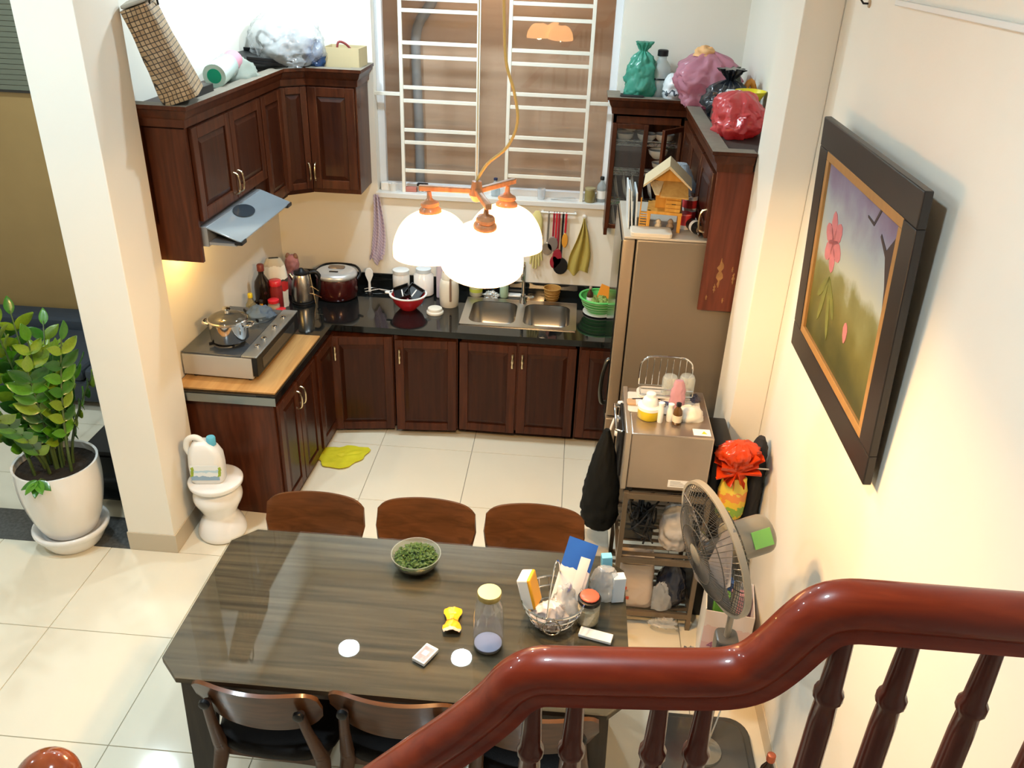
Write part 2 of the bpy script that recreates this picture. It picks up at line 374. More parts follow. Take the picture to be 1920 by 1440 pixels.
tag(obj('drain_pipe', MB().tube(smooth_prof([(-0.50, 1.385, 3.7), (-0.48, 1.385, 2.95), (-0.44, 1.385, 2.78), (-0.45, 1.385, 2.6), (-0.56, 1.385, 2.42), (-0.575, 1.385, 2.2), (-0.56, 1.385, 1.6), (-0.56, 1.385, 0)], 4), 0.033, 12), mat('grey_pvc', (0.30, 0.30, 0.30), 0.4)), 'bent grey drain pipe on the wall outside the window', 'drain pipe')

al = thing('added_outside_lamp', 'unseen fill lamp added on the wall outside, above the window', 'lamp', (0.0, 1.415, 3.25))  # lamp added out of view to brighten the neighbour's wall
obj('back_plate', MB().box(-.09, .09, -.02, 0, -.05, .05), M_WHITE, al, bevel=.004); obj('globe', MB().lathe(smooth_prof([(0, 0), (.05, .01), (.07, .04), (.05, .07), (0, .085)], 3), 20, cap=False), emit('added_outside_globe', (1, .85, .65), 6.0), al, (0, -.02, 0), (R(90), 0, 0))
ld = bpy.data.lights.new('added_outside_fill', 'POINT'); ld.energy = 9.0; ld.color = (1, .86, .68); ld.shadow_soft_size = .06
lo = bpy.data.objects.new('added_outside_fill', ld); COL.objects.link(lo); lo.parent = al; lo.location = (0, -.19, -.06)

# ------------------------------------------------------------------ kitchen cabinets
def door_mesh(w_, h, t=0.02, st=0.055, glassy=False):
    """framed door in the xz plane, lower left corner at the origin, face towards -y"""
    b = MB().box(0, st, -t, 0, 0, h).box(w_-st, w_, -t, 0, 0, h).box(st, w_-st, -t, 0, 0, st).box(st, w_-st, -t, 0, h-st, h)
    return b
def handle_bow(parent, x, z, ln=0.11, y=-0.02, vertical=True):
    p_ = [(x, y, z), (x, y-.022, z+.012), (x, y-.028, z+ln/2), (x, y-.022, z+ln-.012), (x, y, z+ln)]
    return obj('handle', MB().tube(smooth_prof(p_, 3), 0.0055, 8), M_BRASS, parent)
def handle_bar(parent, x, z, ln=0.10, y=-0.02):
    b = MB().lathe([(0.0, 0), (0.007, 0.001), (0.009, ln*.12), (0.006, ln*.3), (0.010, ln*.45), (0.010, ln*.55), (0.006, ln*.7), (0.009, ln*.88), (0.007, ln*.99), (0, ln)], 12, (x, y-.018, z), cap=False)
    b.cyl((x, y, z+ln*.15), (x, y-.018, z+ln*.15), 0.004, n=8).cyl((x, y, z+ln*.85), (x, y-.018, z+ln*.85), 0.004, n=8)
    return obj('handle', b, M_BRASS, parent)
def door(parent, x, z, w_, h, hx=None, hz=None, hinge='l', ang=0.0, kind='bow', pane=None, st=0.055):
    """ang opens the door outwards around its hinge side"""
    t = 0.02
    if hinge == 'l': off, loc, a = 0.0, (x, 0, z), -R(ang)
    else: off, loc, a = -w_, (x+w_, 0, z), R(ang)
    b = door_mesh(w_, h, t, st); b.v = [(v[0]+off, v[1], v[2]) for v in b.v]
    d = obj('door', b, M_MAHO, parent, loc, (0, 0, a), bevel=0.003)
    x0, x1, z0, z1 = st+off, w_-st+off, st, h-st
    if pane is None:
        i = 0.028
        p_ = MB().box(x0-.004, x1+.004, -t+.009, -.003, z0-.004, z1+.004)
        vs = [(x0+.004,-t+.009,z0+.004),(x1-.004,-t+.009,z0+.004),(x1-.004,-t+.009,z1-.004),(x0+.004,-t+.009,z1-.004),(x0+i,-t+.001,z0+i),(x1-i,-t+.001,z0+i),(x1-i,-t+.001,z1-i),(x0+i,-t+.001,z1-i)]
        p_.add(vs, [(4,5,6,7),(0,1,5,4),(1,2,6,5),(2,3,7,6),(3,0,4,7)])
        obj('door_panel', p_, M_MAHO2, d, smooth=0, fixn=False)
    else:
        obj('pane', MB().box(x0-.003, x1+.003, -t/2-.002, -t/2+.002, z0-.003, z1+.003), pane, d)
    if hx is not None:
        (handle_bow if kind == 'bow' else handle_bar)(d, hx+off, hz, y=-t)
    return d
def carcass(parent, w_, dp, z0, z1, toe=0.0, name='body'):
    b = MB().box(0, w_, 0.001, dp, z0+toe, z1)
    if toe: b.box(0.0, w_, 0.07, dp, z0, z0+toe)
    return obj(name, b, M_MAHO, parent, bevel=0.002)
CT = 0.78; CB = 0.74
# base units along the back wall (front plane y = 0.19)
yf = 0.19
u = thing('base_cabinet', 'wooden base cabinet in the corner with its door ajar', 'cabinet', (-0.945, yf, 0)); carcass(u, 0.41, .65, 0, CB, 0.05)
door(u, 0.012, 0.03, 0.392, 0.675, 0.03, 0.52, 'r', 9, 'bar')
u = thing('base_cabinet', 'wooden base cabinet left of the sink with its single door just ajar', 'cabinet', (-0.53, yf, 0)); carcass(u, 0.41, .65, 0, CB, 0.05)
door(u, 0.010, 0.045, 0.392, 0.655, 0.03, 0.50, 'r', 5, 'bar')
u = thing('base_cabinet', 'wooden double-door base cabinet under the steel sink', 'cabinet', (-0.115, yf, 0)); obj('body', MB().box(0, .02, .001, .64, .05, CB).box(.74, .76, .001, .64, .05, CB).box(0, .76, .62, .64, .05, CB).box(0, .76, .001, .64, .05, .07).box(0, .76, .001, .02, .05, CB).box(0, .76, .07, .09, 0, .05), M_MAHO, u, smooth=0)
door(u, 0.008, 0.06, 0.365, 0.64, 0.34, 0.49, 'l', 1, 'bar'); door(u, 0.385, 0.06, 0.365, 0.64, 0.025, 0.49, 'r', 0, 'bar')
u = thing('base_cabinet', 'wooden base cabinet partly hidden behind the fridge', 'cabinet', (0.65, yf, 0)); carcass(u, 0.80, .65, 0, CB, 0.05)
door(u, 0.012, 0.06, 0.38, 0.64, None, None, 'r', 0); door(u, 0.40, 0.06, 0.38, 0.64)
# base units along the left wall, facing the fridge
u = thing('base_cabinet', 'wooden base cabinet under the stove with a plain end panel', 'cabinet', (-0.972, -0.812, 0), R(87.4)); carcass(u, 0.62, .545, 0, CB, 0.0)
door(u, 0.02, 0.05, 0.285, 0.66, 0.26, 0.5, 'l', 0); door(u, 0.315, 0.05, 0.285, 0.66, 0.025, 0.5, 'r', 0)
u = thing('base_cabinet', 'narrow wooden base cabinet between the stove and the corner', 'cabinet', (-0.9435, -0.188, 0), R(87.4)); carcass(u, 0.375, .50, 0, CB, 0.0)
door(u, 0.02, 0.05, 0.335, 0.66, None, None, 'l', 0)
# worktop, one continuous piece with an opening for the sink
ct = thing('countertop', 'black polished granite L-shaped countertop with low upstand', 'countertop', (0, 0, 0))
b = MB(); fy = 0.135
b.prism([(xw(-.828)+.002, -.828), (-.952, -.828), (-.908, fy), (xw(fy)+.002, fy)], CB, CT); b.prism([(xw(fy)+.002, fy), (-.095, fy), (-.095, YB-.002), (xw(YB)+.002, YB-.002)], CB, CT); b.box(-0.095, 0.592, fy, 0.298, CB, CT); b.box(-0.095, 0.592, 0.69, YB-.002, CB, CT); b.box(0.592, 1.498, fy, YB-.002, CB, CT)
obj('slab', b, M_GRANITE, ct, smooth=0)
obj('upstand', MB().box(-1.438, 1.498, YB-.016, YB-.001, CT, CT+.09).prism([(xw(-.6)+.001, -.6), (xw(-.6)+.014, -.6), (xw(YB)+.014, YB-.016), (xw(YB)+.001, YB-.016)], CT, CT+.05), M_GRANITE, ct, bevel=0.002)
obj('edge_trim', MB().box(-1.52, -0.952, -0.833, -0.828, CB-.012, CT-.004), mat('aluminium_edge', (0.25, 0.27, 0.27), 0.3, 1.0), ct)

# double sink
sk = thing('kitchen_sink', 'stainless steel double-bowl sink set in the black counter', 'sink', (0.2475, 0.493, CT))
def basin(cx, cy, w_, d_, dep):
    P = rrect(w_, d_, 0.07, 5, cx, cy); Q = rrect(w_-.05, d_-.05, 0.06, 5, cx, cy); n = len(P)
    b = MB(); b.add([(x, y, 0.003) for x, y in P]+[(x, y, -dep+.03) for x, y in P]+[(x, y, -dep) for x, y in Q], [])
    b.f = [(i, (i+1)%n, (i+1)%n+n, i+n) for i in range(n)]+[(i+n, (i+1)%n+n, (i+1)%n+2*n, i+2*n) for i in range(n)]+[tuple(range(2*n, 3*n))]
    return b
rim = MB()
OUT = (-.3725, .3725, -.228, .228); C1, C2 = (-.172, -.012, .30, .36), (.178, -.012, .30, .36)
def rim_mesh():
    b = MB(); Z = 0.006
    x0, x1, y0, y1 = OUT
    for cx, cy, w_, d_ in (C1, C2):
        P = rrect(w_, d_, 0.07, 5, cx, cy); n = len(P)
        xa, xb = (x0, 0.003) if cx < 0 else (0.003, x1)
        O = []
        for x, y in P:
            dx, dy = x-cx, y-cy; hx = (xb-cx) if dx > 0 else (cx-xa); hy = (y1-cy) if dy > 0 else (cy-y0)
            k = min(hx/abs(dx) if abs(dx) > 1e-6 else 9, hy/abs(dy) if abs(dy) > 1e-6 else 9); O.append((cx+dx*k, cy+dy*k))
        base = len(b.v)
        cor = [(xb, y1), (xa, y1), (xa, y0), (xb, y0)]
        b.v += [(x, y, Z) for x, y in P]+[(x, y, Z) for x, y in O]+[(x, y, Z) for x, y in cor]
        for i in range(n):
            j = (i+1) % n; f = [base+i, base+j, base+j+n]
            a_, c_ = O[i], O[j]
            for q, (px, py) in enumerate(cor):
                if abs(a_[0]-c_[0]) > 1e-6 and abs(a_[1]-c_[1]) > 1e-6 and min(abs(a_[0]-px), abs(c_[0]-px)) < 1e-5 and min(abs(a_[1]-py), abs(c_[1]-py)) < 1e-5: f.append(base+2*n+q)
            b.f.append(tuple(f+[base+i+n]))
    return b
obj('rim', rim_mesh().box(OUT[0], OUT[1], OUT[2], OUT[2]+.006, 0.0, 0.0062).box(OUT[0], OUT[1], OUT[3]-.006, OUT[3], 0.0, 0.0062).box(OUT[0], OUT[0]+.006, OUT[2], OUT[3], 0, 0.0062).box(OUT[1]-.006, OUT[1], OUT[2], OUT[3], 0, 0.0062), M_STEEL, sk, smooth=0)
for c_ in (C1, C2):
    bo = obj('bowl', basin(*c_, 0.17), mat('sink_steel', (0.36, 0.35, 0.33), 0.3, 1.0), sk, smooth=60, fixn=False)
    obj('drain', MB().lathe([(0.0, -.168), (0.04, -.168), (0.043, -.163), (0.03, -.160), (0.0, -.165)], 20, (c_[0], c_[1]+.03, 0), cap=False), M_CHROME, bo)
fa = thing('faucet', 'tall chrome faucet standing behind the sink', 'faucet', (0.255, 0.675, CT+.006))
obj('base', MB().lathe([(0.028, 0), (0.026, 0.012), (0.018, 0.03), (0.016, 0.06)], 20), M_CHROME, fa)
obj('spout', MB().tube(smooth_prof([(0, 0, 0.05), (0, 0, 0.24), (0, -0.03, 0.29), (0, -0.09, 0.30), (0, -0.14, 0.27), (0, -0.15, 0.22)], 5), 0.011, 12), M_CHROME, fa)
obj('lever', MB().tube([(0.015, 0, 0.045), (0.035, -.02, 0.05), (0.07, -.07, 0.075)], 0.007, 8), M_CHROME, fa)

# wall cabinets
def crown(parent, pts, z0=2.15, z1=2.25, out=0.045, name='cornice'):
    """moulding swept along a plan polyline; outward is to the right of the walking direction"""
    prof = [(0.0, z0), (0.012, z0), (0.014, z0+.035), (0.026, z0+.05), (0.036, z0+.078), (out, z0+.082), (out, z1), (-0.035, z1), (-0.035, z1-.02), (0.0, z0+.06)]
    n = len(pts); vs = []
    for i, p_ in enumerate(pts):
        p_ = Vector(p_)
        d0 = (p_-Vector(pts[i-1])).normalized() if i else None; d1 = (Vector(pts[i+1])-p_).normalized() if i < n-1 else None
        nn = [Vector((d.y, -d.x)) for d in (d0, d1) if d is not None]
        m_ = nn[0] if len(nn) == 1 else (nn[0]+nn[1])/(1+nn[0].dot(nn[1]))
        vs += [(p_.x+m_.x*o_, p_.y+m_.y*o_, z) for o_, z in prof]
    k = len(prof); b = MB(); fs = [tuple(range(k)), tuple((n-1)*k+i for i in range(k))[::-1]]
    for i in range(n-1): fs += [(i*k+j, i*k+(j+1)%k, (i+1)*k+(j+1)%k, (i+1)*k+j) for j in range(k)]
    b.add(vs, fs); o = obj(name, b, M_MAHO, parent, smooth=25); o.data.materials.append(M_LEDGE)
    for p_ in o.data.polygons:
        if p_.normal.z > .95: p_.material_index = 1
    return o
ZT = 2.16
M_LEDGE = mat('dusty_lit_ledge', (0.20, 0.17, 0.13), 0.7, noise_amt=.25, nscale=20)  # dust, with light falling from above put into its pale tone
M_DUSTY = mat('dusty_dark_wood', (0.05, 0.035, 0.028), 0.7, noise_amt=.3, nscale=9)
# run over the stove (front x = -1.24, from y = -0.80 to 0.43); local x runs away from the viewer
u = thing('wall_cabinet', 'dark wooden wall cabinet over the stove with long side panel and cornice', 'cabinet', (-1.252, -0.80, 0), R(88.4))
b = MB().box(0, 1.23, 0.001, .235, ZT-.02, ZT).box(0.022, .74, 0.001, .205, 1.68, 1.70).box(.72, 1.23, 0.001, .205, 1.5, 1.52).box(.72, .74, 0.001, .205, 1.5, ZT-.02).box(0, 1.23, .19, .205, 1.68, ZT).box(0.022, 1.23, 0.001, .02, 1.69, ZT-.02).box(.72, 1.23, 0.001, .02, 1.5, 1.69)
obj('body', b, M_MAHO2, u, smooth=0)
obj('side_panel', MB().box(0, .022, -.004, .255, 1.5, ZT), M_MAHO, u, bevel=0.002)
door(u, 0.03, 1.70, 0.425, 0.44, 0.40, 0.03, 'l'); door(u, 0.46, 1.70, 0.425, 0.44, 0.025, 0.03, 'r'); door(u, 0.90, 1.53, 0.315, 0.61)
crown(u, [(-0.0, .25), (-0.0, 0), (1.23, 0)]); obj('top_board', MB().box(.01, 1.24, -.01, .235, 2.215, 2.235).box(.02, 1.2, .15, .2, ZT, 2.215), M_DUSTY, u)
# corner unit with the slanted narrow door
u = thing('wall_cabinet', 'narrow slanted corner wall cabinet left of the window', 'cabinet', (-1.235, 0.435, 0), math.atan2(.113, .145))
wc = math.hypot(.145, .113); th_ = math.atan2(.113, .145)
def loc2(px, py): dx, dy = px+1.235, py-.435; return (dx*math.cos(th_)+dy*math.sin(th_), -dx*math.sin(th_)+dy*math.cos(th_))
obj('body', MB().prism([loc2(*q) for q in ((-1.235, .437), (-1.09, .55), (-1.09, YB-.004), (-1.446, YB-.004), (-1.446, .437))], 1.5, ZT), M_MAHO2, u, smooth=0)
door(u, 0.006, 1.53, wc-.012, 0.61, wc-.035, 0.05, 'l', st=0.04)
crown(u, [loc2(-1.24, .425), loc2(-1.09, .543)]); obj('top_board', MB().prism([loc2(*q) for q in ((-1.24, .447), (-1.09, .56), (-1.09, YB-.004), (-1.446, YB-.004), (-1.446, .455))], ZT, 2.235), M_DUSTY, u, smooth=0)
u = thing('wall_cabinet', 'dark wooden single-door wall cabinet beside the left edge of the window', 'cabinet', (-1.088, 0.552, 0))
obj('body', MB().box(0, .302, .001, YB-.556, 1.5, ZT), M_MAHO, u, bevel=0.002)
door(u, 0.006, 1.53, 0.285, 0.61, 0.022, 0.05, 'r')
crown(u, [(0, -.008), (.302, -.008), (.302, .29)]); obj('top_board', MB().box(.003, .302, -.005, .293, ZT, 2.235), M_DUSTY, u)
# range hood
u = thing('range_hood', 'slim grey range hood with tinted glass visor under the wall cabinet', 'range hood', (-1.249, -0.775, 0), R(88.4))
obj('body', MB().prism_y([(0, 1.575), (0.715, 1.575), (0.715, 1.675), (0, 1.675)], -.03, .19).prism_y([(0.0, 1.585), (.715, 1.585), (.715, 1.60), (0, 1.60)], -.17, -.03), mat('hood_grey', (0.33, 0.34, 0.36), 0.3, 0.6), u, bevel=0.004)
vis = MB().add([(0, -.022, 1.676), (.715, -.022, 1.676), (.715, -.195, 1.612), (0, -.195, 1.612), (0, -.022, 1.668), (.715, -.022, 1.668), (.715, -.195, 1.604), (0, -.195, 1.604)], [(0,1,2,3),(7,6,5,4),(0,4,5,1),(1,5,6,2),(2,6,7,3),(3,7,4,0)])
obj('visor', vis, mat('hood_glass', (0.20, 0.235, 0.26), 0.22, Coat_Weight=0.3), u, bevel=0.003)
dk = MB().lathe([(0, 0), (1, 0), (1, .003), (0, .003)], 28, cap=False, sx=.09, sy=.05)
obj('emblem_plate', dk, mat('hood_dark', (0.02, 0.03, 0.04), 0.2), u, (.35, -.075, 1.659), (R(-20.3)*-1, 0, 0))
obj('corner_cap', MB().box(-.003, .06, -.2, -.16, 1.592, 1.612), M_BLACK, u, bevel=0.004); obj('corner_cap', MB().box(.655, .718, -.2, -.16, 1.592, 1.612), M_BLACK, u, bevel=0.004)
# under-cabinet lamp glowing beside the pillar
u = thing('under_cabinet_lamp', 'small warm lamp under the range hood near the pillar', 'lamp', (-1.43, -0.62, 1.545))
obj('housing', MB().box(-.05, .05, -.02, .02, 0, .025), M_WHITE, u, bevel=0.004)
obj('tube', MB().cyl((-.04, 0, -.006), (.04, 0, -.006), .008), emit('warm_tube', (1, .55, .10), 40.0), u)
ld = bpy.data.lights.new('hood_lamp', 'POINT'); ld.energy = 4.0; ld.color = (1, .60, .16); ld.shadow_soft_size = .02
lo = bpy.data.objects.new('hood_lamp', ld); COL.objects.link(lo); lo.parent = u; lo.location = (0.03, 0.1, -.035)

# right side: dish cabinet on the back wall and the run along the right wall
ZR = 2.065
u = thing('wall_cabinet', 'wooden dish cabinet with glass doors right of the window', 'cabinet', (0.752, 0.615, 0))
b = MB().box(0, .022, 0, YB-.617, 1.31, ZR).box(.40, .422, 0, YB-.617, 1.31, ZR).box(0, .422, 0, YB-.617, ZR-.02, ZR).box(0, .422, YB-.63, YB-.617, 1.31, ZR).box(0, .422, 0, .02, ZR-.06, ZR)
obj('body', b, M_MAHO, u, bevel=0.002)
for z in (1.50, 1.69, 1.87):
    wr = MB()
    for k in range(6): wr.cyl((.022, .03+k*.036, z), (.40, .03+k*.036, z), .0028, n=6)
    wr.cyl((.03, .02, z+.03), (.39, .02, z+.03), .003, n=6).tube([(.03+.36*k/18, .02, z+(.03 if k % 2 else 0)) for k in range(19)], .002, 5)
    obj('wire_shelf', wr, M_CHROME, u)
M_CABGLASS = glass('cabinet_glass', (0.90, 0.92, 0.92), 0.02, 0.02, 0.97)
door(u, 0.0, 1.36, 0.215, 0.645, None, None, 'l', 0, pane=M_CABGLASS, st=0.028); door(u, 0.217, 1.36, 0.200, 0.645, None, None, 'r', 48, pane=M_CABGLASS, st=0.028)
crown(u, [(0, .22), (0, -.0), (.44, -.0)], ZR-.005, 2.157); obj('top_board', MB().box(.005, .43, .003, .23, ZR, 2.142), M_DUSTY, u)
u = thing('wall_cabinet', 'wooden wall cabinet above the fridge with worn hanging end panel', 'cabinet', (1.192, 0.60, 0), R(-90))
obj('body', MB().box(0, 1.29, 0.001, .30, 1.725, ZR), M_MAHO2, u, bevel=0.002)
obj('end_panel', MB().box(1.29, 1.31, -.004, .30, 1.377, ZR), wood('worn_mahogany', (0.07, 0.018, 0.010), (0.14, 0.035, 0.018), 0.5, 0.1), u, bevel=0.002)
M_WORN = mat('bare_splintered_wood', (0.25, 0.12, 0.04), 0.8, noise_amt=0.5, nscale=30)
for k, (zz, ln, xx, hw_) in enumerate(((1.50, .15, .078, .013), (1.47, .05, .062, .005), (1.43, .03, .03, .004), (1.58, .03, .135, .004), (1.52, .06, .145, .006), (1.42, .03, .11, .004))):
    n = 9; L_ = [xx-hw_*math.sin(PI*(j+.3)/(n+.6))*(1+.6*math.sin(j*2.3+k)) for j in range(n+1)]; R_ = [xx+hw_*math.sin(PI*(j+.3)/(n+.6))*(1+.6*math.cos(j*1.9+k)) for j in range(n+1)]
    vs = [(1.3104, L_[j], zz+ln*j/n) for j in range(n+1)]+[(1.3104, R_[j], zz+ln*j/n) for j in range(n+1)]+[(1.3125, (L_[j]+R_[j])/2, zz+ln*j/n) for j in range(n+1)]
    fs = [f for j in range(n) for f in ((j, j+1, 2*n+3+j, 2*n+2+j), (2*n+2+j, 2*n+3+j, n+2+j, n+1+j))]
    obj('splintered_patch', MB().add(vs, fs), M_WORN, u, smooth=0)
for k in range(3): door(u, 0.012+k*.43, 1.735, 0.415, 0.31, 0.02 if k % 2 else 0.385, 0.02, 'l' if k % 2 else 'r')
crown(u, [(-.02, 0), (1.31, 0), (1.31, .150)], ZR-.005, 2.157); obj('top_board', MB().box(-.245, 1.305, .005, .30, ZR, 2.142), M_DUSTY, u)

# ------------------------------------------------------------------ fridge
M_FR = mat('taupe_steel', (0.20, 0.16, 0.115), 0.42, 0.25); M_FRD = mat('dark_mirror_steel', (0.05, 0.05, 0.05), 0.12, 0.9)
fr_ = thing('refrigerator', 'tall brown-grey refrigerator with dark glossy doors facing left', 'refrigerator', (0, 0, 0))
obj('body', MB().box(.862, 1.46, -.66, -.01, .03, 1.70), M_FR, fr_, bevel=0.008)
for z0, z1 in ((.07, .70), (.715, 1.70)):
    d = obj('door', MB().box(.795, .855, -.662, -.008, z0, z1), mat('door_edge_steel', (0.34, 0.26, 0.18), 0.35, 0.5), fr_, bevel=0.01, seg=3)
    obj('front_glass', MB().box(.788, .796, -.652, -.018, z0+.01, z1-.01), M_FRD, d, bevel=0.002)
    zh = z0+.05
    if z0 > .5: obj('handle', MB().tube(smooth_prof([(.79, -.60, zh), (.768, -.61, zh+.005), (.756, -.62, zh+.07), (.758, -.62, zh+.16), (.775, -.61, zh+.24), (.79, -.60, zh+.26)], 4), .012, 10), mat('dark_handle', (.10, .10, .09), .2, .9), d)
obj('top_cover', MB().box(.80, 1.45, -.655, -.02, 1.70, 1.712), mat('fridge_top_grey', (0.45, 0.40, 0.33), 0.5), fr_, bevel=0.004)
obj('foot', MB().lathe([(.02, 0), (.02, .03)], 12, (.9, -.62, 0)), M_BLACK, fr_); obj('foot', MB().lathe([(.02, 0), (.02, .03)], 12, (1.42, -.62, 0)), M_BLACK, fr_)
obj('foot', MB().lathe([(.02, 0), (.02, .03)], 12, (.9, -.05, 0)), M_BLACK, fr_); obj('foot', MB().lathe([(.02, 0), (.02, .03)], 12, (1.42, -.05, 0)), M_BLACK, fr_)

# ------------------------------------------------------------------ pendant lamp over the table
LX, LY, LZ = 0.255, -2.2, 2.315
lp = thing('pendant_lamp', 'lit three-shade pendant lamp hanging over the dining table', 'lamp', (LX, LY, CEIL))
DZ = LZ-CEIL
M_LWOOD = wood('lamp_wood', (0.28, 0.12, 0.05), (0.42, 0.2, 0.09), 0.4, 0.2)
def shade_mat():
    m = bpy.data.materials.new('frosted_lamp_glass'); m.use_nodes = True; nt = m.node_tree; nt.nodes.clear(); L = nt.links
    out = nt.nodes.new('ShaderNodeOutputMaterial'); t = nt.nodes.new('ShaderNodeBsdfTranslucent'); t.inputs[0].default_value = (0.95, 0.70, 0.40, 1)
    d = nt.nodes.new('ShaderNodeBsdfPrincipled'); sv(d, Base_Color=(0.9, 0.72, 0.48), Roughness=0.15, Emission_Color=(1.0, 0.66, 0.34), Emission_Strength=7.0)
    mx = nt.nodes.new('ShaderNodeMixShader'); mx.inputs[0].default_value = 0.5
    L.new(d.outputs[0], mx.inputs[1]); L.new(t.outputs[0], mx.inputs[2]); L.new(mx.outputs[0], out.inputs[0]); return m
M_SHADE = shade_mat()
obj('canopy', MB().lathe([(0.0, -.03), (.03, -.03), (.055, -.012), (.06, 0), (0, 0)], 24, cap=False), M_LWOOD, lp)
obj('hub', MB().lathe([(0, .03), (.014, .028), (.018, .0), (.022, -.012), (.012, -.03), (0, -.034)], 18, (0, 0, DZ), cap=False), M_LWOOD, lp)
obj('suspension_wire', MB().cyl((0, 0, DZ+.025), (0, 0, -.02), .0018, n=6), mat('lamp_wire', (0.5, 0.38, 0.2), .4), lp)
cord = [(0, 0, DZ+.03), (.03, .0, DZ+.08), (.085, .0, DZ+.13), (.112, 0, DZ+.20), (.10, .0, DZ+.28), (.075, 0, DZ+.36), (.065, 0, DZ+.5), (.05, 0, -.25), (.02, 0, -.02)]
obj('power_cord', MB().tube(smooth_prof(cord, 5), .0042, 8), mat('golden_cord', (0.50, 0.30, 0.08), .35), lp)
ARM = .140
for k, (a, tl) in enumerate(((180, 3), (-72, 13), (54, 3))):
    c, s_ = math.cos(R(a)), math.sin(R(a)); ex, ey = ARM*c, ARM*s_
    ab = MB(); ab.T = Matrix.Translation((0, 0, DZ)) @ Matrix.Rotation(R(a), 4, 'Z'); ab.box(.008, ARM+.03, -.009, .009, -.008, .008)
    arm = obj('arm', ab, M_LWOOD, lp, bevel=0.003)
    T = Matrix.Translation((ex, ey, DZ-.01)) @ Matrix.Rotation(R(a), 4, 'Z') @ Matrix.Rotation(R(tl), 4, 'Y')
    cb = MB(); cb.T = T; cb.lathe([(.006, 0), (.008, -.02), (.014, -.026), (.026, -.032), (.028, -.040), (.024, -.044), (.033, -.054), (.034, -.062), (.020, -.07)], 20)
    obj('cap', cb, M_LWOOD, arm)
    sb = MB(); sb.T = T
    pr = smooth_prof([(.018, -.058), (.05, -.066), (.080, -.085), (.103, -.116), (.117, -.152), (.120, -.188)], 4)
    sb.lathe(pr+[(r-.004, z-.001) for r, z in pr[::-1]], 40, cap=False)
    obj('shade', sb, M_SHADE, arm, smooth=60)
    bb = MB(); bb.T = T; bb.lathe([(0, -.138), (.014, -.134), (.022, -.12), (.020, -.10), (.013, -.085), (.012, -.07)], 18, cap=False)
    obj('bulb', bb, emit('bulb_glow', (1, .8, .55), 25.0), arm)
    ld = bpy.data.lights.new('bulb_light', 'POINT'); ld.energy = BULB_W; ld.color = WARM; ld.shadow_soft_size = .032
    lo = bpy.data.objects.new('bulb_light', ld); COL.objects.link(lo); lo.parent = lp; lo.location = T @ Vector((0, 0, -.175))
# ------------------------------------------------------------------ dining table
TZ = 0.76
tb = thing('dining_table', 'dark oak dining table with glass top and clipped corners', 'table', (0.042, -2.285, 0))
def clip(hx, hy, c): return [(-hx+c, -hy), (hx-c, -hy), (hx, -hy+c), (hx, hy-c), (hx-c, hy), (-hx+c, hy), (-hx, hy-c), (-hx, -hy+c)]
top = MB(); P0, P1 = clip(.77, .37, .07), clip(.80, .402, .082)
top.add([(x, y, TZ-.048) for x, y in P0]+[(x, y, TZ-.028) for x, y in P1]+[(x, y, TZ-.008) for x, y in P1], [tuple(range(8))[::-1], tuple(range(16, 24))]+[(i, (i+1)%8, (i+1)%8+8, i+8) for i in range(8)]+[(i+8, (i+1)%8+8, (i+1)%8+16, i+16) for i in range(8)])
obj('tabletop', top, M_TABLE, tb, smooth=0)
m, nt, bb_ = nodes('glass_sheet'); MATS['glass_sheet'] = m
def glass_sheet():
    m = glass('table_glass', (0.96, 0.97, 0.95), 0.012, 0.03, 0.998); return m
obj('glass_top', MB().prism(clip(.799, .401, .082), TZ-.0078, TZ), glass_sheet(), tb, smooth=0)
M_TLEG = wood('dark_oak_leg', (0.022, 0.015, 0.010), (0.045, 0.032, 0.022), 0.4, 0.1)
for sx in (-1, 1):
    for sy in (-1, 1):
        lb = MB(); t_ = .035
        a0, a1, b0, b1 = .73*sx, .60*sx, .755*sx, .70*sx
        q = [(a0, TZ-.05), (a1, TZ-.05), (b1, 0), (b0, 0)]
        lb.prism_y(q if sx > 0 else q[::-1], sy*.355-(t_ if sy > 0 else 0), sy*.355+(0 if sy > 0 else t_))
        obj('leg', lb, M_TLEG, tb, bevel=0.003)
obj('apron', MB().box(-.62, .62, -.34, -.318, TZ-.12, TZ-.05), M_TLEG, tb, bevel=0.002); obj('apron', MB().box(-.62, .62, .318, .34, TZ-.12, TZ-.05), M_TLEG, tb, bevel=0.002)

# ------------------------------------------------------------------ chairs: seat looks to +y, back at y<0
M_SEAT = mat('black_leatherette', (0.006, 0.005, 0.005), 0.55, Specular_IOR_Level=0.2, bump=0.1, bscale=200)
ch = thing('dining_chair', 'x', 'chair', (0, 0, 0), 0, 'walnut dining chairs around the table')
def back_fn(th):
    def fn(u_, v_):
        hw = .218; x = (u_*2-1); z = (v_*2-1)
        k = 1-0.10*max(0, z)*abs(x)**2
        X = x*hw*(1-.035*(z if z > 0 else -z*1.8)); 
        # rounded corners
        Z = z*.108*(1-.30*abs(x)**9 - (.12*abs(x)**3 if z < 0 else .02*x*x))
        y = -.032+.048*(x*x) - .03*z
        return (X, y, Z)
    return fn
bk = MB().grid(back_fn(0), 28, 8, .014)
obj('backrest', bk, M_CHAIR, ch, (0, -.235, .712), bevel=0.0, smooth=50)
st = MB(); Pn = []
for k in range(28):
    a = 2*PI*k/28; c, s_ = math.cos(a), math.sin(a); e = 2/3.2
    Pn.append((math.copysign(abs(c)**e, c)*.225, math.copysign(abs(s_)**e, s_)*.215))
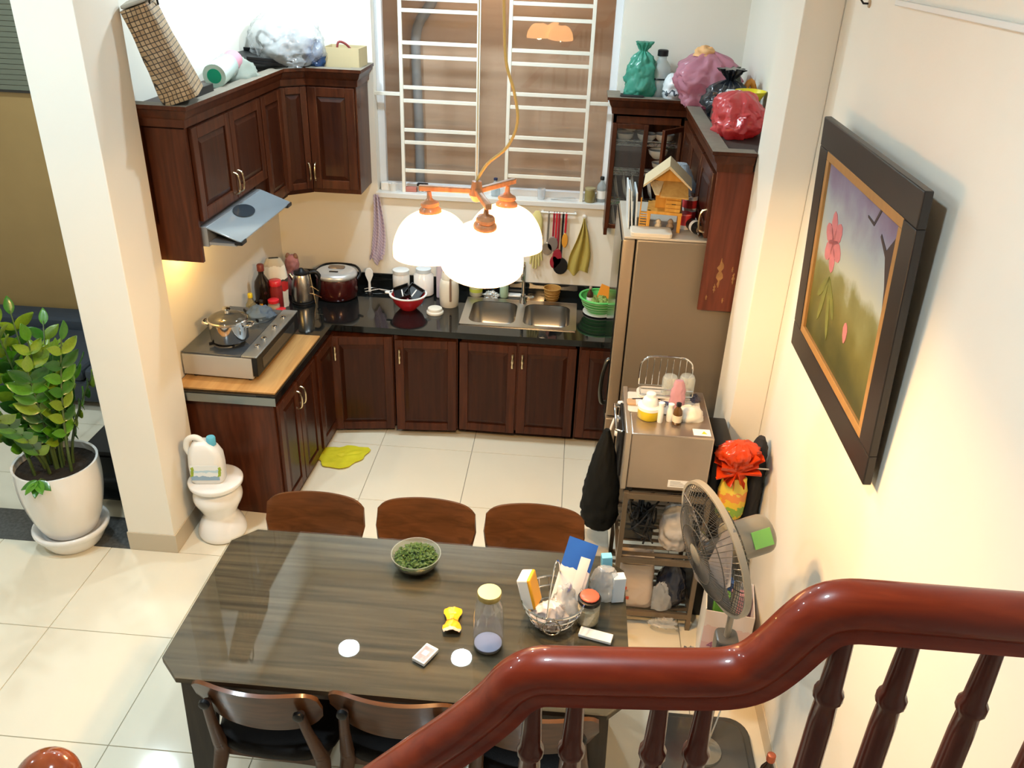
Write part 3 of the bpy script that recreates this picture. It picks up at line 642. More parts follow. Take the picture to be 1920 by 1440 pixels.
st.add([(x*.93, y*.93, .415) for x, y in Pn]+[(x, y, .43) for x, y in Pn]+[(x, y, .452) for x, y in Pn]+[(x*.93, y*.93, .468) for x, y in Pn]+[(x*.6, y*.6, .472) for x, y in Pn], [tuple(range(28))[::-1], tuple(range(112, 140))]+[(i+28*j, (i+1)%28+28*j, (i+1)%28+28*(j+1), i+28*(j+1)) for j in range(4) for i in range(28)])
obj('seat', st, M_SEAT, ch, smooth=60)
obj('seat_frame', MB().box(-.19, .19, -.18, -.155, .375, .416).box(-.19, .19, .155, .18, .375, .416).box(-.19, -.165, -.16, .16, .375, .416).box(.165, .19, -.16, .16, .375, .416), M_POST, ch, bevel=0.003)
for s_ in (-1, 1):
    rl = MB(); cp = smooth_prof([(s_*.215, -.30, 0, .013), (s_*.200, -.235, .25, .019), (s_*.185, -.185, .40, .027), (s_*.180, -.200, .48, .024), (s_*.168, -.240, .62, .018), (s_*.158, -.266, .735, .017)], 5)
    for q0, q1 in zip(cp, cp[1:]): rl.tube([q0[:3], q1[:3]], q0[3], 10, False, q1[3])
    obj('leg', rl, M_POST, ch, smooth=60)
    obj('leg', MB().tube([(s_*.20, .215, 0), (s_*.18, .165, .40)], .012, 10, False, .021), M_POST, ch, smooth=60)
    obj('bolt_cap', MB().lathe([(.019, 0), (.017, .012), (.008, .016)], 14), M_BLACK, ch, (s_*.158, -.275, .74), (R(90), 0, 0))
spots = [((-.473, -1.975), 180, 'dining chair on the kitchen side of the table, nearest the ceramic stool'), ((.005, -1.96), 180, 'middle dining chair on the kitchen side of the table, behind the glass bowl'),
         ((.470, -1.945), 180, 'dining chair on the kitchen side of the table, nearest the oven shelf'), ((-.372, -2.50), -3, 'dining chair on the stair side at the left table end'),
         ((.075, -2.49), -2, 'middle dining chair on the stair side of the table, by the handrail'), ((.520, -2.50), 0, 'dining chair on the stair side, mostly hidden behind the handrail')]
for i, ((x, y), a, lb) in enumerate(spots):
    o = ch if i == 0 else copy_tree(ch)
    o.location = (x, y, 0); o.rotation_euler = (0, 0, R(a)); o['label'] = 'walnut '+lb

# ------------------------------------------------------------------ stairs and handrail in the foreground
YR = -3.8
M_STEP = mat('stair_stone', (0.35, 0.30, 0.25), 0.3)
s_ = thing('staircase', 'stone stair flight under the red handrail', 'stairs', (0, YR, 0))
for k, (x0, x1, z) in enumerate(((.80, XR-.012, 1.34), (.48, .80, 1.17), (.22, .48, 1.0), (-.04, .22, .83), (-.30, -.04, .66))):
    obj('step', MB().box(x0, x1, -1.05, .07, z-.17, z), M_STEP, s_, bevel=0.006)
def sweep(prof, path, y):
    """profile (across y, up) swept along a path in the xz plane"""
    n = len(path); k = len(prof); b = MB(); vs = []
    for i, (x, z) in enumerate(path):
        a = path[max(0, i-1)]; c = path[min(n-1, i+1)]; tx, tz = c[0]-a[0], c[1]-a[1]; L_ = math.hypot(tx, tz); tx, tz = tx/L_, tz/L_
        for py, pu in prof: vs.append((x-tz*pu, y+py, z+tx*pu))
    fs = [tuple(range(k)), tuple((n-1)*k+i for i in range(k))[::-1]]
    for i in range(n-1): fs += [(i*k+j, i*k+(j+1)%k, (i+1)*k+(j+1)%k, (i+1)*k+j) for j in range(k)]
    return b.add(vs, fs)
rp_ = []
for k in range(13): a = R(-20+220*k/12); rp_.append((.034*math.cos(a), .008+.028*math.sin(a)))
rp_ += [(-.030, -.006), (-.026, -.012), (-.030, -.018), (-.030, -.030), (-.020, -.036), (.020, -.036), (.030, -.030), (.030, -.018), (.026, -.012), (.030, -.006)]
path = smooth_prof([(-.12, 1.38), (.10, 1.617), (.279, 1.811), (.375, 1.916), (.43, 1.977), (.475, 2.035), (.500, 2.075), (.528, 2.097), (.57, 2.102), (.66, 2.110), (.74, 2.118), (.782, 2.126), (.81, 2.142), (.835, 2.175), (.858, 2.215), (.878, 2.242), (.905, 2.254), (.95, 2.256), (1.1, 2.256), (1.3, 2.256), (1.492, 2.256)], 4)
hr = thing('stair_handrail', 'glossy red-brown wooden stair handrail with turned balusters', 'handrail', (0, YR, 1.34))
ob = obj('handrail', sweep(rp_, [(x, z-1.34) for x, z in path], 0), M_RAIL, hr, smooth=35)
def base_z(x): return 1.34 if x > .80 else 1.17 if x > .48 else 1.0 if x > .22 else .83 if x > -.04 else .66
def rail_z(x):
    for (xa, za), (xb, zb) in zip(path, path[1:]):
        if xa <= x <= xb: return za+(zb-za)*(x-xa)/(xb-xa)
    return path[-1][1]
M_BAL = wood('dark_red_spindle', (0.06, 0.010, 0.006), (0.11, 0.020, 0.010), 0.3, 0.4)
for x in (.10, .24, .385, .525, .583, .697, .757, .912, .993, 1.096, 1.20, 1.30, 1.40):
    z0, z1 = base_z(x), rail_z(x)-.032; h = z1-z0; ring = z1-.115-z0 if x > .5 else h-.13
    pr = [(.018, 0), (.018, .10), (.013, .115), (.019, .13), (.012, .15), (.019, h*.45), (.0165, ring-.05), (.0150, ring-.014), (.0195, ring-.007), (.0195, ring+.004), (.0150, ring+.012), (.0140, ring+.05), (.0115, h)]
    obj('baluster', MB().lathe(pr, 14, (0, 0, 0)), M_BAL, hr, (x, 0, z0-1.34), smooth=60)
nw = thing('newel_post', 'stair newel post with a shiny wooden ball finial', 'newel post', (-0.262, -3.765, 0.66))
obj('post', MB().lathe([(.05, 0), (.05, .2), (.036, .24), (.046, .28), (.030, .33), (.042, .7), (.038, .86), (.050, .9), (.050, .94), (.034, .96), (.030, 1.0)], 20), M_BAL, nw, smooth=60)
obj('ball_finial', MB().lathe([(.052*math.sin(PI*k/16), 1.064-.052*math.cos(PI*k/16)) for k in range(17)], 28, cap=False), wood('amber_lacquered_wood', (0.20, 0.035, 0.01), (0.34, 0.075, 0.02), .15, 1.0, (6, 6, 6), .03), nw, smooth=80)

# ------------------------------------------------------------------ framed picture on the right wall
pf = thing('framed_painting', 'landscape painting with a pink flower in a dark frame on the right wall', 'painting', (XR-.012, -1.955, 1.565), 0)
pf.rotation_euler = (0, -R(3.0), 0)
FW, FH = .505, .885
def ring_(b, x0, x1, w1, w2, ya, yb, za, zb):
    return b
fb = MB(); t_ = .10
fb.box(-.034, -.008, -FW, FW, 0, t_).box(-.034, -.008, -FW, FW, FH-t_, FH).box(-.034, -.008, -FW, -FW+t_, t_, FH-t_).box(-.034, -.008, FW-t_, FW, t_, FH-t_)
obj('frame', fb, mat('espresso_frame', (0.018, 0.013, 0.012), 0.35), pf, bevel=0.004)
il = MB(); a_, t2 = t_, .03
il.box(-.032, -.012, -FW+a_, FW-a_, a_, a_+t2).box(-.032, -.012, -FW+a_, FW-a_, FH-a_-t2, FH-a_).box(-.032, -.012, -FW+a_, -FW+a_+t2, a_+t2, FH-a_-t2).box(-.032, -.012, FW-a_-t2, FW-a_, a_+t2, FH-a_-t2)
obj('gold_liner', il, mat('matte_gold', (0.45, 0.24, 0.08), 0.45, 0.3, noise_amt=0.15, nscale=30), pf, bevel=0.002)
def canvas_mat():
    m, nt, b = nodes('painted_canvas'); L = nt.links; sv(b, Roughness=0.4)
    tc = nt.nodes.new('ShaderNodeTexCoord'); sp = nt.nodes.new('ShaderNodeSeparateXYZ'); L.new(tc.outputs['Object'], sp.inputs[0])
    n = nt.nodes.new('ShaderNodeTexNoise'); n.inputs['Scale'].default_value = 6; n.inputs['Detail'].default_value = 5; L.new(tc.outputs['Object'], n.inputs['Vector'])
    a = nt.nodes.new('ShaderNodeMath'); a.operation = 'MULTIPLY_ADD'; a.inputs[1].default_value = .30; L.new(n.outputs['Fac'], a.inputs[0]); L.new(sp.outputs[2], a.inputs[2])
    r1 = nt.nodes.new('ShaderNodeValToRGB'); e = r1.color_ramp.elements
    e[0].position = .12; e[0].color = (.02, .022, .008, 1); e[1].position = .95; e[1].color = (.16, .10, .18, 1)
    for p_, c in ((.30, (.045, .05, .012)), (.46, (.13, .12, .03)), (.56, (.20, .20, .08)), (.62, (.42, .46, .40)), (.76, (.36, .42, .45)), (.86, (.24, .22, .32))):
        q = e.new(p_); q.color = (*c, 1)
    L.new(a.outputs[0], r1.inputs[0]); L.new(r1.outputs[0], b.inputs['Base Color']); return m
obj('canvas', MB().box(-.022, -.018, -FW+.12, FW-.12, .12, FH-.12), canvas_mat(), pf)
M_PINK = mat('painted_pink', (.55, .18, .20), .45, noise_amt=.25, nscale=25); M_PGREEN = mat('painted_leaf', (.16, .17, .04), .45, noise_amt=.3, nscale=25); M_PBR = mat('painted_branch', (.05, .03, .03), .5)
def flat_shape(name, pts, m):
    n = len(pts); obj(name, MB().add([(-.0235, y, z) for y, z in pts]+[(-.0222, y, z) for y, z in pts], [tuple(range(n)), tuple(range(n, 2*n))[::-1]]+[((i+1)%n, i, i+n, (i+1)%n+n) for i in range(n)]), m, pf, smooth=0)
def petal(cy, cz, a, ln, wd): 
    return [(cy+math.cos(a)*ln*t-math.sin(a)*wd*s_, cz+math.sin(a)*ln*t+math.cos(a)*wd*s_) for t, s_ in ((0, -.12), (.3, -.42), (.65, -.5), (.9, -.3), (1, 0), (.9, .3), (.65, .5), (.3, .42), (0, .12))]
for k in range(6): flat_shape('painted_petal', petal(.20, .52, R(60*k+15), .105, .065), M_PINK)
for a, ln in ((250, .22), (290, .2), (225, .16), (315, .15)): flat_shape('painted_leaf', petal(.18, .40, R(a), ln, .035), M_PGREEN)
flat_shape('painted_bloom', petal(-.08, .27, R(85), .07, .045), M_PINK)
for q in ([(-.38, .74), (-.30, .66), (-.24, .69), (-.235, .68), (-.30, .64), (-.34, .56), (-.38, .40)], [(-.20, .755), (-.16, .70), (-.10, .705), (-.10, .698), (-.165, .69), (-.215, .755)]): flat_shape('painted_branch', q, M_PBR)
# cable duct and hook high on the right wall
tag(obj('cable_duct', MB().box(XR-.016, XR, -4.6, -1.69, 2.826, 2.842), M_WHITE, bevel=.002), 'thin white cable duct along the top of the right wall', 'cable duct')
hk = thing('wall_hook', 'small screw hook high on the right wall', 'hook', (XR, -1.39, 2.812))
obj('plate', MB().lathe([(0, 0), (.014, 0), (.012, .005), (0, .006)], 14, cap=False), mat('hook_plate', (.5, .38, .25), .5), hk, rot=(0, -R(90), 0)); obj('screw', MB().tube([(-.004, 0, 0), (-.022, 0, 0), (-.03, .004, .01), (-.024, .012, .016)], .0035, 8), M_BLACK, hk)

# ------------------------------------------------------------------ steel rack, oven and what hangs on it
M_RACK = mat('bronze_steel', (0.22, 0.17, 0.12), 0.35, 0.7)
sh = thing('steel_shelf', 'three-tier bronze steel rack carrying the oven', 'shelf', (0, 0, 0))
X0, X1, Y0, Y1 = .868, 1.238, -1.46, -1.02
for x in (X0, X1):
    for y in (Y0, Y1): obj('post', MB().box(x-.011, x+.011, y-.011, y+.011, 0, .79), M_RACK, sh, bevel=.002)
for z in (.10, .42, .785):
    tr = MB().box(X0, X1, Y0-.012, Y0+.006, z-.03, z).box(X0, X1, Y1-.006, Y1+.012, z-.03, z).box(X0-.012, X0+.006, Y0, Y1, z-.03, z).box(X1-.006, X1+.012, Y0, Y1, z-.03, z)
    t = obj('tier', tr, M_RACK, sh, bevel=.002)
    sl = mesh('slat', MB().box(-(X1-X0)/2, (X1-X0)/2, -.012, .012, -.004, 0), M_RACK, .001)
    for k in range(8): obj('slat', sl, None, t, ((X0+X1)/2, Y0+.03+k*.054, z-.001))
M_OV = mat('oven_steel', (0.48, 0.40, 0.33), 0.28, 0.85, noise_amt=.08, nscale=10)
ov = thing('toaster_oven', 'steel countertop oven on the bronze rack, side towards the viewer', 'oven', (0, 0, .785))
obj('body', MB().box(.862, 1.218, -1.462, -1.035, .025, .307), M_OV, ov, bevel=.006)
obj('front_frame', MB().box(.838, .862, -1.466, -1.031, .018, .312), mat('oven_front_steel', (.55, .48, .40), .3, .8), ov, bevel=.004)
dr = obj('door', MB().box(.826, .838, -1.40, -1.14, .04, .28), M_BLACK, ov, bevel=.004); obj('handle', MB().tube([(.826, -1.39, .27), (.80, -1.385, .275), (.80, -1.155, .275), (.826, -1.15, .27)], .007, 8), M_CHROME, dr)
for k in range(3): obj('knob', MB().lathe([(.017, 0), (.016, .016), (.012, .02)], 16), M_WHITE, ov, (.838, -1.085, .08+k*.08), (0, -R(90), 0))
for x in (.88, 1.2):
    for y in (-1.44, -1.06): obj('foot', MB().lathe([(.016, 0), (.014, .026)], 12, (x, y, 0)), M_BLACK, ov)
obj('rating_label', MB().box(1.045, 1.145, -1.4632, -1.4618, .045, .082), M_PAPER, ov); 
for k in range(4): obj('label_line', MB().box(1.055, 1.13-.01*k, -1.4636, -1.4631, .052+k*.007, .0545+k*.007), mat('grey_ink', (.3, .3, .3), .6), ov)
obj('warning_label', MB().box(1.13, 1.205, -1.44, -1.385, .3068, .3075), M_PAPER, ov); obj('warning_mark', MB().prism([(1.165, -1.425), (1.19, -1.425), (1.178, -1.402)], .3075, .3079), M_YELLOW, ov)
OZ = .785+.307
# ------------------------------------------------------------------ pedestal fan
M_FAN = mat('grey_fan_plastic', (0.20, 0.19, 0.16), 0.35); M_FAND = mat('dark_fan_wire', (0.07, 0.07, 0.07), 0.35, .3)
fn = thing('pedestal_fan', 'grey pedestal fan turned left, standing by the right wall', 'fan', (1.226, -2.20, 0))
obj('base', MB().prism(rrect(.42, .40, .09, 6), 0, .025).prism(rrect(.36, .34, .08, 6), .025, .04), mat('smoky_fan_base', (0.045, 0.045, 0.043), .18, Coat_Weight=.4), fn, bevel=.006)
obj('base_ring', MB().lathe([(.075, .04), (.072, .05), (.05, .058), (.028, .062)], 28), M_FAN, fn)
obj('pole', MB().cyl((0, 0, .05), (0, 0, .98), .0125), mat('pole_grey', (.32, .29, .25), .3, .4), fn)
cbx = obj('control_box', MB().prism(rrect(.085, .09, .025, 4), .60, .68), mat('smoky_control', (.06, .06, .06), .3), fn, bevel=.008)
for k in range(4): obj('button', MB().box(-.036+k*.02, -.022+k*.02, -.056, -.048, .65, .67), M_BLACK, cbx)
nv = Vector((-.93, -.32, -.2)).normalized(); hz = Vector((0, 0, 1)); ax = nv
sd = hz.cross(nv).normalized(); upv = nv.cross(sd)
Rm = Matrix((sd, upv, nv)).transposed().to_4x4()          # local z looks where the fan blows
hc = Vector((-.115, -.04, 1.115))
T = Matrix.Translation(hc) @ Rm
neck = MB().cyl((0, 0, .95), (0, 0, 1.06), .02); obj('neck', neck.box(-.02, .02, -.03, .03, 1.0, 1.06), M_FAN, fn, bevel=.005)
mb_ = MB(); mb_.T = T; mb_.lathe(smooth_prof([(.0, -.215), (.04, -.213), (.066, -.195), (.07, -.16), (.07, -.10), (.075, -.055), (.06, -.045)], 3), 24); obj('motor_housing', mb_, M_FAN, fn, smooth=60)
mb_ = MB(); dl = Rm.to_3x3().inverted() @ (Vector((.529, -4.626, 2.976))-Vector((1.226, -2.2, 1.1))); mb_.T = T @ Matrix.Rotation(math.atan2(dl.y, dl.x)+PI/2-R(14), 4, 'Z'); mb_.box(-.03, .03, -.0735, -.0695, -.185, -.115); obj('energy_label', mb_, mat('energy_label_green', (.16, .46, .10), .4), fn)
def cage(z0, zm, r_out, nw, n=4):
    b = MB(); b.T = T
    for k in range(nw):
        a = 2*PI*k/nw; c, s_ = math.cos(a), math.sin(a)
        b.tube([(c*r*r_out, s_*r*r_out, z0+(zm-z0)*(1-r**3.2)) for r in (.17, .45, .75, .93, 1.0)], .0013, n)
    for r in (.45, .72): b.tube([(math.cos(2*PI*k/36)*r*r_out, math.sin(2*PI*k/36)*r*r_out, z0+(zm-z0)*(1-r**3.2)) for k in range(36)], .0016, 4, True)
    return b
RF = .238
o = obj('front_guard', cage(.0, .075, RF, 64), M_FAND, fn, smooth=0); o['kind'] = 'stuff'
o = obj('rear_guard', cage(.0, -.065, RF, 64), M_FAND, fn, smooth=0); o['kind'] = 'stuff'
b = MB(); b.T = T; b.lathe([(RF-.003, -.011), (RF+.008, -.011), (RF+.008, .011), (RF-.003, .011), (RF-.003, -.011)], 48, cap=False); obj('guard_rim', b, mat('rim_grey', (.26, .24, .20), .3), fn, smooth=60)
b = MB(); b.T = T; b.lathe([(0, .078), (.035, .076), (.042, .07), (.0, .066)], 24, cap=False); obj('guard_badge', b, M_FAN, fn)
b = MB(); b.T = T; b.lathe([(0, .045), (.03, .04), (.035, .0), (.03, -.03)], 20, cap=False); obj('hub', b, M_FAND, fn)
for k in range(3):
    b = MB(); b.T = T @ Matrix.Rotation(R(120*k+20), 4, 'Z')
    def bl(u_, v_): r = .03+.178*u_; wd = (.035+.075*math.sin(min(1, u_*1.1)*PI*.62)); a = (v_-.5); return (r, a*wd*1.8+.05*u_*u_, .022-a*.05)
    b.grid(bl, 8, 6, .002); obj('blade', b, glass('smoky_blade', (.40, .38, .40), .1, .12, .45), fn, smooth=60)
tag(obj('fan_cord', MB().tube(smooth_prof([(1.245, -2.17, .045), (1.262, -2.20, .30), (1.268, -2.22, .55), (1.25, -2.24, .66)], 4), .003, 6), M_WHITE), 'white cord hanging beside the fan pole', 'cord')

# ------------------------------------------------------------------ plant, stool, sofa on the left
pt = thing('plant_pot', 'large white glazed pot with a saucer holding the green plant', 'plant pot', (-2.02, -1.165, 0)); pt.scale = (1.06, 1.06, 1.03)
obj('saucer', MB().lathe(smooth_prof([(.115, 0), (.13, .012), (.165, .075), (.178, .098), (.180, .115), (.170, .122), (.155, .112), (.13, .085)], 3), 36), M_CERAMIC, pt, smooth=60)
pp = smooth_prof([(.108, .085), (.128, .105), (.160, .19), (.184, .30), (.194, .40), (.192, .49), (.190, .498), (.180, .498), (.182, .48), (.184, .42)], 4)
obj('pot', MB().lathe(pp, 40), M_CERAMIC, pt, smooth=60)
M_SOIL = mat('dark_soil', (.02, .013, .008), .9, bump=.6, bscale=60)
o = obj('soil', MB().lathe([(0, .465), (.181, .46), (.181, .455), (0, .45)], 24, cap=False), M_SOIL, pt)
pl = thing('potted_plant', 'leafy green plant with upright stems in the white pot', 'plant', (-2.02, -1.165, .465))
M_STEM = mat('plant_stem', (.08, .12, .03), .4)
LEAFM = [mat('leaf_green_%d' % k, c, .28, noise_amt=.25, nscale=14, Coat_Weight=.15, Subsurface_Weight=0.0) for k, c in enumerate(((.045, .17, .010), (.085, .25, .010), (.026, .10, .012), (.19, .29, .015)))]
def leaf_mesh(m):
    def fn_(u_, v_): wd = math.sin(PI*min(1, u_*.93+.05))**.8*.30*(1-.25*u_); s_ = v_*2-1; return (s_*wd, u_, .07*s_*s_*.9-.10*u_*u_+.03)
    return mesh('leaf', MB().grid(fn_, 6, 2, .012), m, smooth=70)
LM = [leaf_mesh(m) for m in LEAFM]
rnd = random.Random(7)
for i in range(17):
    a = 2*PI*i/17*2.6+rnd.uniform(-.3, .3); r0 = rnd.uniform(.02, .11); lean = rnd.uniform(.08, .34); H = rnd.uniform(.55, .98)-lean*.65
    if i % 6 == 0: H += .14; lean *= .4
    p0 = Vector((math.cos(a)*r0, math.sin(a)*r0, 0)); d = Vector((math.cos(a), math.sin(a), 0))
    pts = [p0+d*lean*(t**1.7)+Vector((0, 0, H*t)) for t in [k/8 for k in range(9)]]
    st_ = obj('stem', MB().tube(pts, .0085, 6, False, .003), M_STEM, pl, smooth=60)
    nl = 7 if H < .45 else 8
    for k in range(nl):
        t = .30+.68*k/(nl-1); q = min(7, int(t*8)); fr_t = t*8-q; P = pts[q].lerp(pts[q+1], fr_t); tan = (pts[q+1]-pts[q]).normalized()
        sideax = tan.cross(d.cross(Vector((0,0,1)))).normalized() if d.length else Vector((1,0,0)); lat = d.cross(Vector((0,0,1))).normalized()
        for sgn in ((-1, 1) if k < nl-1 else (1,)):
            dirn = (lat*sgn*(1.0 if k < nl-1 else 0)+tan*(.75 if k < nl-1 else 1)+Vector((rnd.uniform(-.2,.2), rnd.uniform(-.2,.2), rnd.uniform(-.15,.2)))).normalized()
            nrm = (sideax*1.0+Vector((0,0,.5))).normalized(); xx = dirn.cross(nrm).normalized(); zz = xx.cross(dirn)
            sc = rnd.uniform(.080, .120)*(1.12-.35*abs(t-.6))
            o = obj('leaf', LM[(i+k) % 4 if rnd.random() < .8 else 3], None, st_); o.matrix_local = Matrix.Translation(P) @ Matrix((xx, dirn, zz)).transposed().to_4x4() @ Matrix.Scale(sc, 4)
dr_ = obj('stem', MB().tube([(.02, -.12, 0), (.03, -.175, .055), (.035, -.205, .062)], .006, 6, False, .003), M_STEM, pl, smooth=60)
for k, a in enumerate((-150, -110, -80, -50, -20)):
    dn = Vector((math.cos(R(a)), math.sin(R(a)), -.75 if k == 2 else -.35)).normalized(); xx = dn.cross(Vector((0, -.3, 1))).normalized(); o = obj('leaf', LM[k % 2], None, dr_); o.matrix_local = Matrix.Translation((.035, -.205, .06)) @ Matrix((xx, dn, xx.cross(dn))).transposed().to_4x4() @ Matrix.Scale(.085, 4)
sp_ = thing('background_plant', 'small yellow-green sprig rising behind the potted plant', 'plant', (-2.55, -.32, 0))
obj('stem', MB().tube([(0, 0, 0), (.01, 0, .35), (0, .01, .70)], .008, 6, False, .004), M_STEM, sp_)
for k in range(7):
    a = 2*PI*k/7; o = obj('leaf', LM[3], None, sp_); xx = Vector((-math.sin(a), math.cos(a), 0)); dn = Vector((math.cos(a)*.9, math.sin(a)*.9, .35)).normalized(); o.matrix_local = Matrix.Translation((0, .01, .69)) @ Matrix((xx*.5, dn, xx.cross(dn))).transposed().to_4x4() @ Matrix.Scale(.16, 4)
so = thing('sofa', 'dark blue-grey sofa behind the potted plant', 'sofa', (-3.0, .52, 0))
M_SOFA = mat('blue_grey_fabric', (.035, .045, .06), .75, bump=.15, bscale=150)
obj('seat_base', MB().box(-1.1, 1.1, -.35, .45, .06, .22), M_SOFA, so, bevel=.03, seg=3); obj('backrest', MB().box(-1.1, 1.1, .25, .46, .24, .40), M_SOFA, so, bevel=.05, seg=3)
for k in range(3): obj('seat_cushion', MB().box(-1.08+k*.72, -.37+k*.72, -.36, .26, .22, .32), M_SOFA, so, bevel=.035, seg=3)
for x in (-1, 1):
    for y in (-.3, .4): obj('foot', MB().lathe([(.02, 0), (.025, .06)], 10, (x, y, 0)), M_BLACK, so)
def spots_mat():
    m, nt, b = nodes('white_spotted_fabric'); L = nt.links; tc = nt.nodes.new('ShaderNodeTexCoord'); v = nt.nodes.new('ShaderNodeTexVoronoi'); v.inputs['Scale'].default_value = 14
    rp = nt.nodes.new('ShaderNodeValToRGB'); rp.color_ramp.interpolation = 'CONSTANT'; rp.color_ramp.elements[0].color = (.02, .02, .02, 1); rp.color_ramp.elements[1].position = .24; rp.color_ramp.elements[1].color = (.75, .76, .78, 1)
    L.new(tc.outputs['Object'], v.inputs['Vector']); L.new(v.outputs['Distance'], rp.inputs[0]); L.new(rp.outputs[0], b.inputs['Base Color']); sv(b, Roughness=.8); return m
cu_ = MB().lathe(smooth_prof([(0, -.05), (.10, -.045), (.15, -.01), (.15, .01), (.10, .045), (0, .05)], 4), 28, cap=False)
tag(obj('cushion', cu_, spots_mat(), None, (-2.25, .62, .475), (R(72), 0, R(10)), smooth=80), 'white cushion with black spots on the sofa by the pillar', 'cushion')
bs = thing('shoe_cabinet', 'black low cabinet squeezed behind the pot and the pillar', 'cabinet', (-1.90, -.70, 0))
obj('body', MB().box(-.17, .17, -.16, .16, .05, .36), M_BLACK, bs, bevel=.006); obj('top', MB().box(-.18, .18, -.17, .17, .36, .385), M_RUBBER, bs, bevel=.004)
obj('door', MB().box(-.16, .16, -.172, -.160, .07, .35), mat('black_gloss', (.01, .012, .014), .15), bs, bevel=.003)
for x in (-.15, .15):
    for y in (-.14, .14): obj('foot', MB().lathe([(.012, 0), (.015, .05)], 10, (x, y, 0)), M_BLACK, bs)

cs = thing('ceramic_stool', 'white glazed ceramic garden stool beside the pillar', 'stool', (-1.262, -1.00, 0))
obj('body', MB().lathe(smooth_prof([(.108, 0), (.124, .012), (.128, .04), (.115, .085), (.092, .125), (.088, .15), (.105, .19), (.126, .235), (.128, .27), (.115, .305), (.10, .32)], 4), 40), M_CERAMIC, cs, smooth=70)
obj('seat', MB().lathe(smooth_prof([(.10, .315), (.135, .33), (.142, .345), (.138, .36), (.10, .366), (.0, .368)], 3), 40), M_CERAMIC, cs, smooth=60)
jg = thing('detergent_jug', 'white jug with a sky-blue cap and green print on the ceramic stool', 'jug', (-1.285, -1.02, .367), R(8))
def jug_body():
    b = MB(); secs = []
    for z, hx, hy, ox in ((0, .080, .05, 0), (.01, .088, .056, 0), (.10, .090, .058, 0), (.16, .086, .055, 0), (.20, .070, .048, -.004), (.225, .052, .04, -.008), (.238, .034, .03, -.012)):
        secs.append([(x+ox, y, z) for x, y in rrect(hx*2, hy*2, min(hx, hy)*.7, 5)])
    n = len(secs[0]); b.add([v for s_ in secs for v in s_], [tuple(range(n))[::-1], tuple((len(secs)-1)*n+i for i in range(n))]+[(i+n*j, (i+1)%n+n*j, (i+1)%n+n*(j+1), i+n*(j+1)) for j in range(len(secs)-1) for i in range(n)]); return b
obj('body', jug_body(), M_WHITE, jg, smooth=60)
obj('handle', MB().tube(smooth_prof([(-.075, 0, .15), (-.092, 0, .20), (-.078, 0, .245), (-.045, 0, .258), (-.018, 0, .245), (-.006, 0, .225)], 4), .016, 12), M_WHITE, jg, smooth=60)
obj('cap', MB().lathe([(.024, .215), (.024, .255), (.020, .262), (0, .262)], 20, (.038, 0, 0)), mat('sky_blue_plastic', (.10, .42, .58), .35), jg)
obj('front_label', MB().box(-.072, .072, -.0595, -.0575, .03, .12), ramp_mat('jug_label', ((0, (.25, .38, .52)), (.36, (.72, .76, .78)), (.55, (.45, .62, .72)), (.66, (.74, .78, .79))), 2, 8, wob=.18, lo=.02), jg)
for k, x in enumerate((-.078, .062)):
    for q in range(3): obj('printed_leaf', MB().prism_y([(x+.006*q, .05+.018*q), (x+.018+.004*q, .056+.018*q), (x+.022, .078+.018*q), (x+.008, .07+.018*q)], -.0602, -.0596), mat('lime_print', (.30, .42, .03), .4), jg, smooth=0)
# yellow cloth on the floor
def rag(u_, v_):
    a = 2*PI*u_; rr = v_*(1+.12*math.sin(3*a+.6)+.07*math.sin(7*a)); return (.165*rr*math.cos(a), .125*rr*math.sin(a), .006+.012*abs(noise.noise(Vector((rr*math.cos(a)*3, rr*math.sin(a)*3, 2)))))
tag(obj('floor_cloth', MB().grid(rag, 36, 8, .004), mat('lemon_cloth', (.62, .56, .01), .7, noise_amt=.12, nscale=20), None, (-.815, -.175, 0), (0, 0, R(22)), smooth=60), 'bright yellow cloth lying on the kitchen floor', 'cloth')
# ------------------------------------------------------------------ small things: helpers
def lobj(name, prof, m, parent=None, n=24, k=0, loc=(0,0,0), rot=(0,0,0), sx=1.0, sy=1.0, cap=True):
    return obj(name, MB().lathe(smooth_prof(prof, k) if k else prof, n, sx=sx, sy=sy, cap=cap), m, parent, loc, rot, smooth=50)
def bottle(name, label, loc, h, r, body, capm, neck=.35, cat='bottle', liquid=None, lab=None, rot=None, group=None):
    t = thing(name, label, cat, loc, 0, group, rot)
    lobj('body', [(r*.9, 0), (r, .006), (r, h*.55), (r*.9, h*.66), (r*neck, h*.80), (r*neck, h*.88)], body, t, 20)
    lobj('cap', [(r*neck*1.25, h*.87), (r*neck*1.25, h*.985), (r*neck, h), (0, h)], capm, t, 16, cap=False)
    if liquid: lobj('liquid', [(r*.88, .004), (r*.95, .01), (r*.95, h*.42), (0, h*.42)], liquid, t, 18)
    if lab: lobj('wrap_label', [(r*1.015, h*.14), (r*1.015, h*.46)], lab, t, 24, cap=False)
    return t
def jar(name, label, loc, h, r, body, lidm, fill=None, cat='jar', k=.86, fillh=.7):
    t = thing(name, label, cat, loc)
    lobj('body', [(r*.85, 0), (r, .008), (r, h*.74), (r*k, h*.84), (r*k, h*.87)], body, t, 22)
    lobj('lid', [(r*k*1.06, h*.85), (r*k*1.08, h*.98), (r*k*.95, h), (0, h)], lidm, t, 22)
    if fill: lobj('contents', [(r*.82, .004), (r*.93, .01), (r*.93, h*fillh), (0, h*fillh+.004)], fill, t, 20)
    return t
def plate_stack(): pass

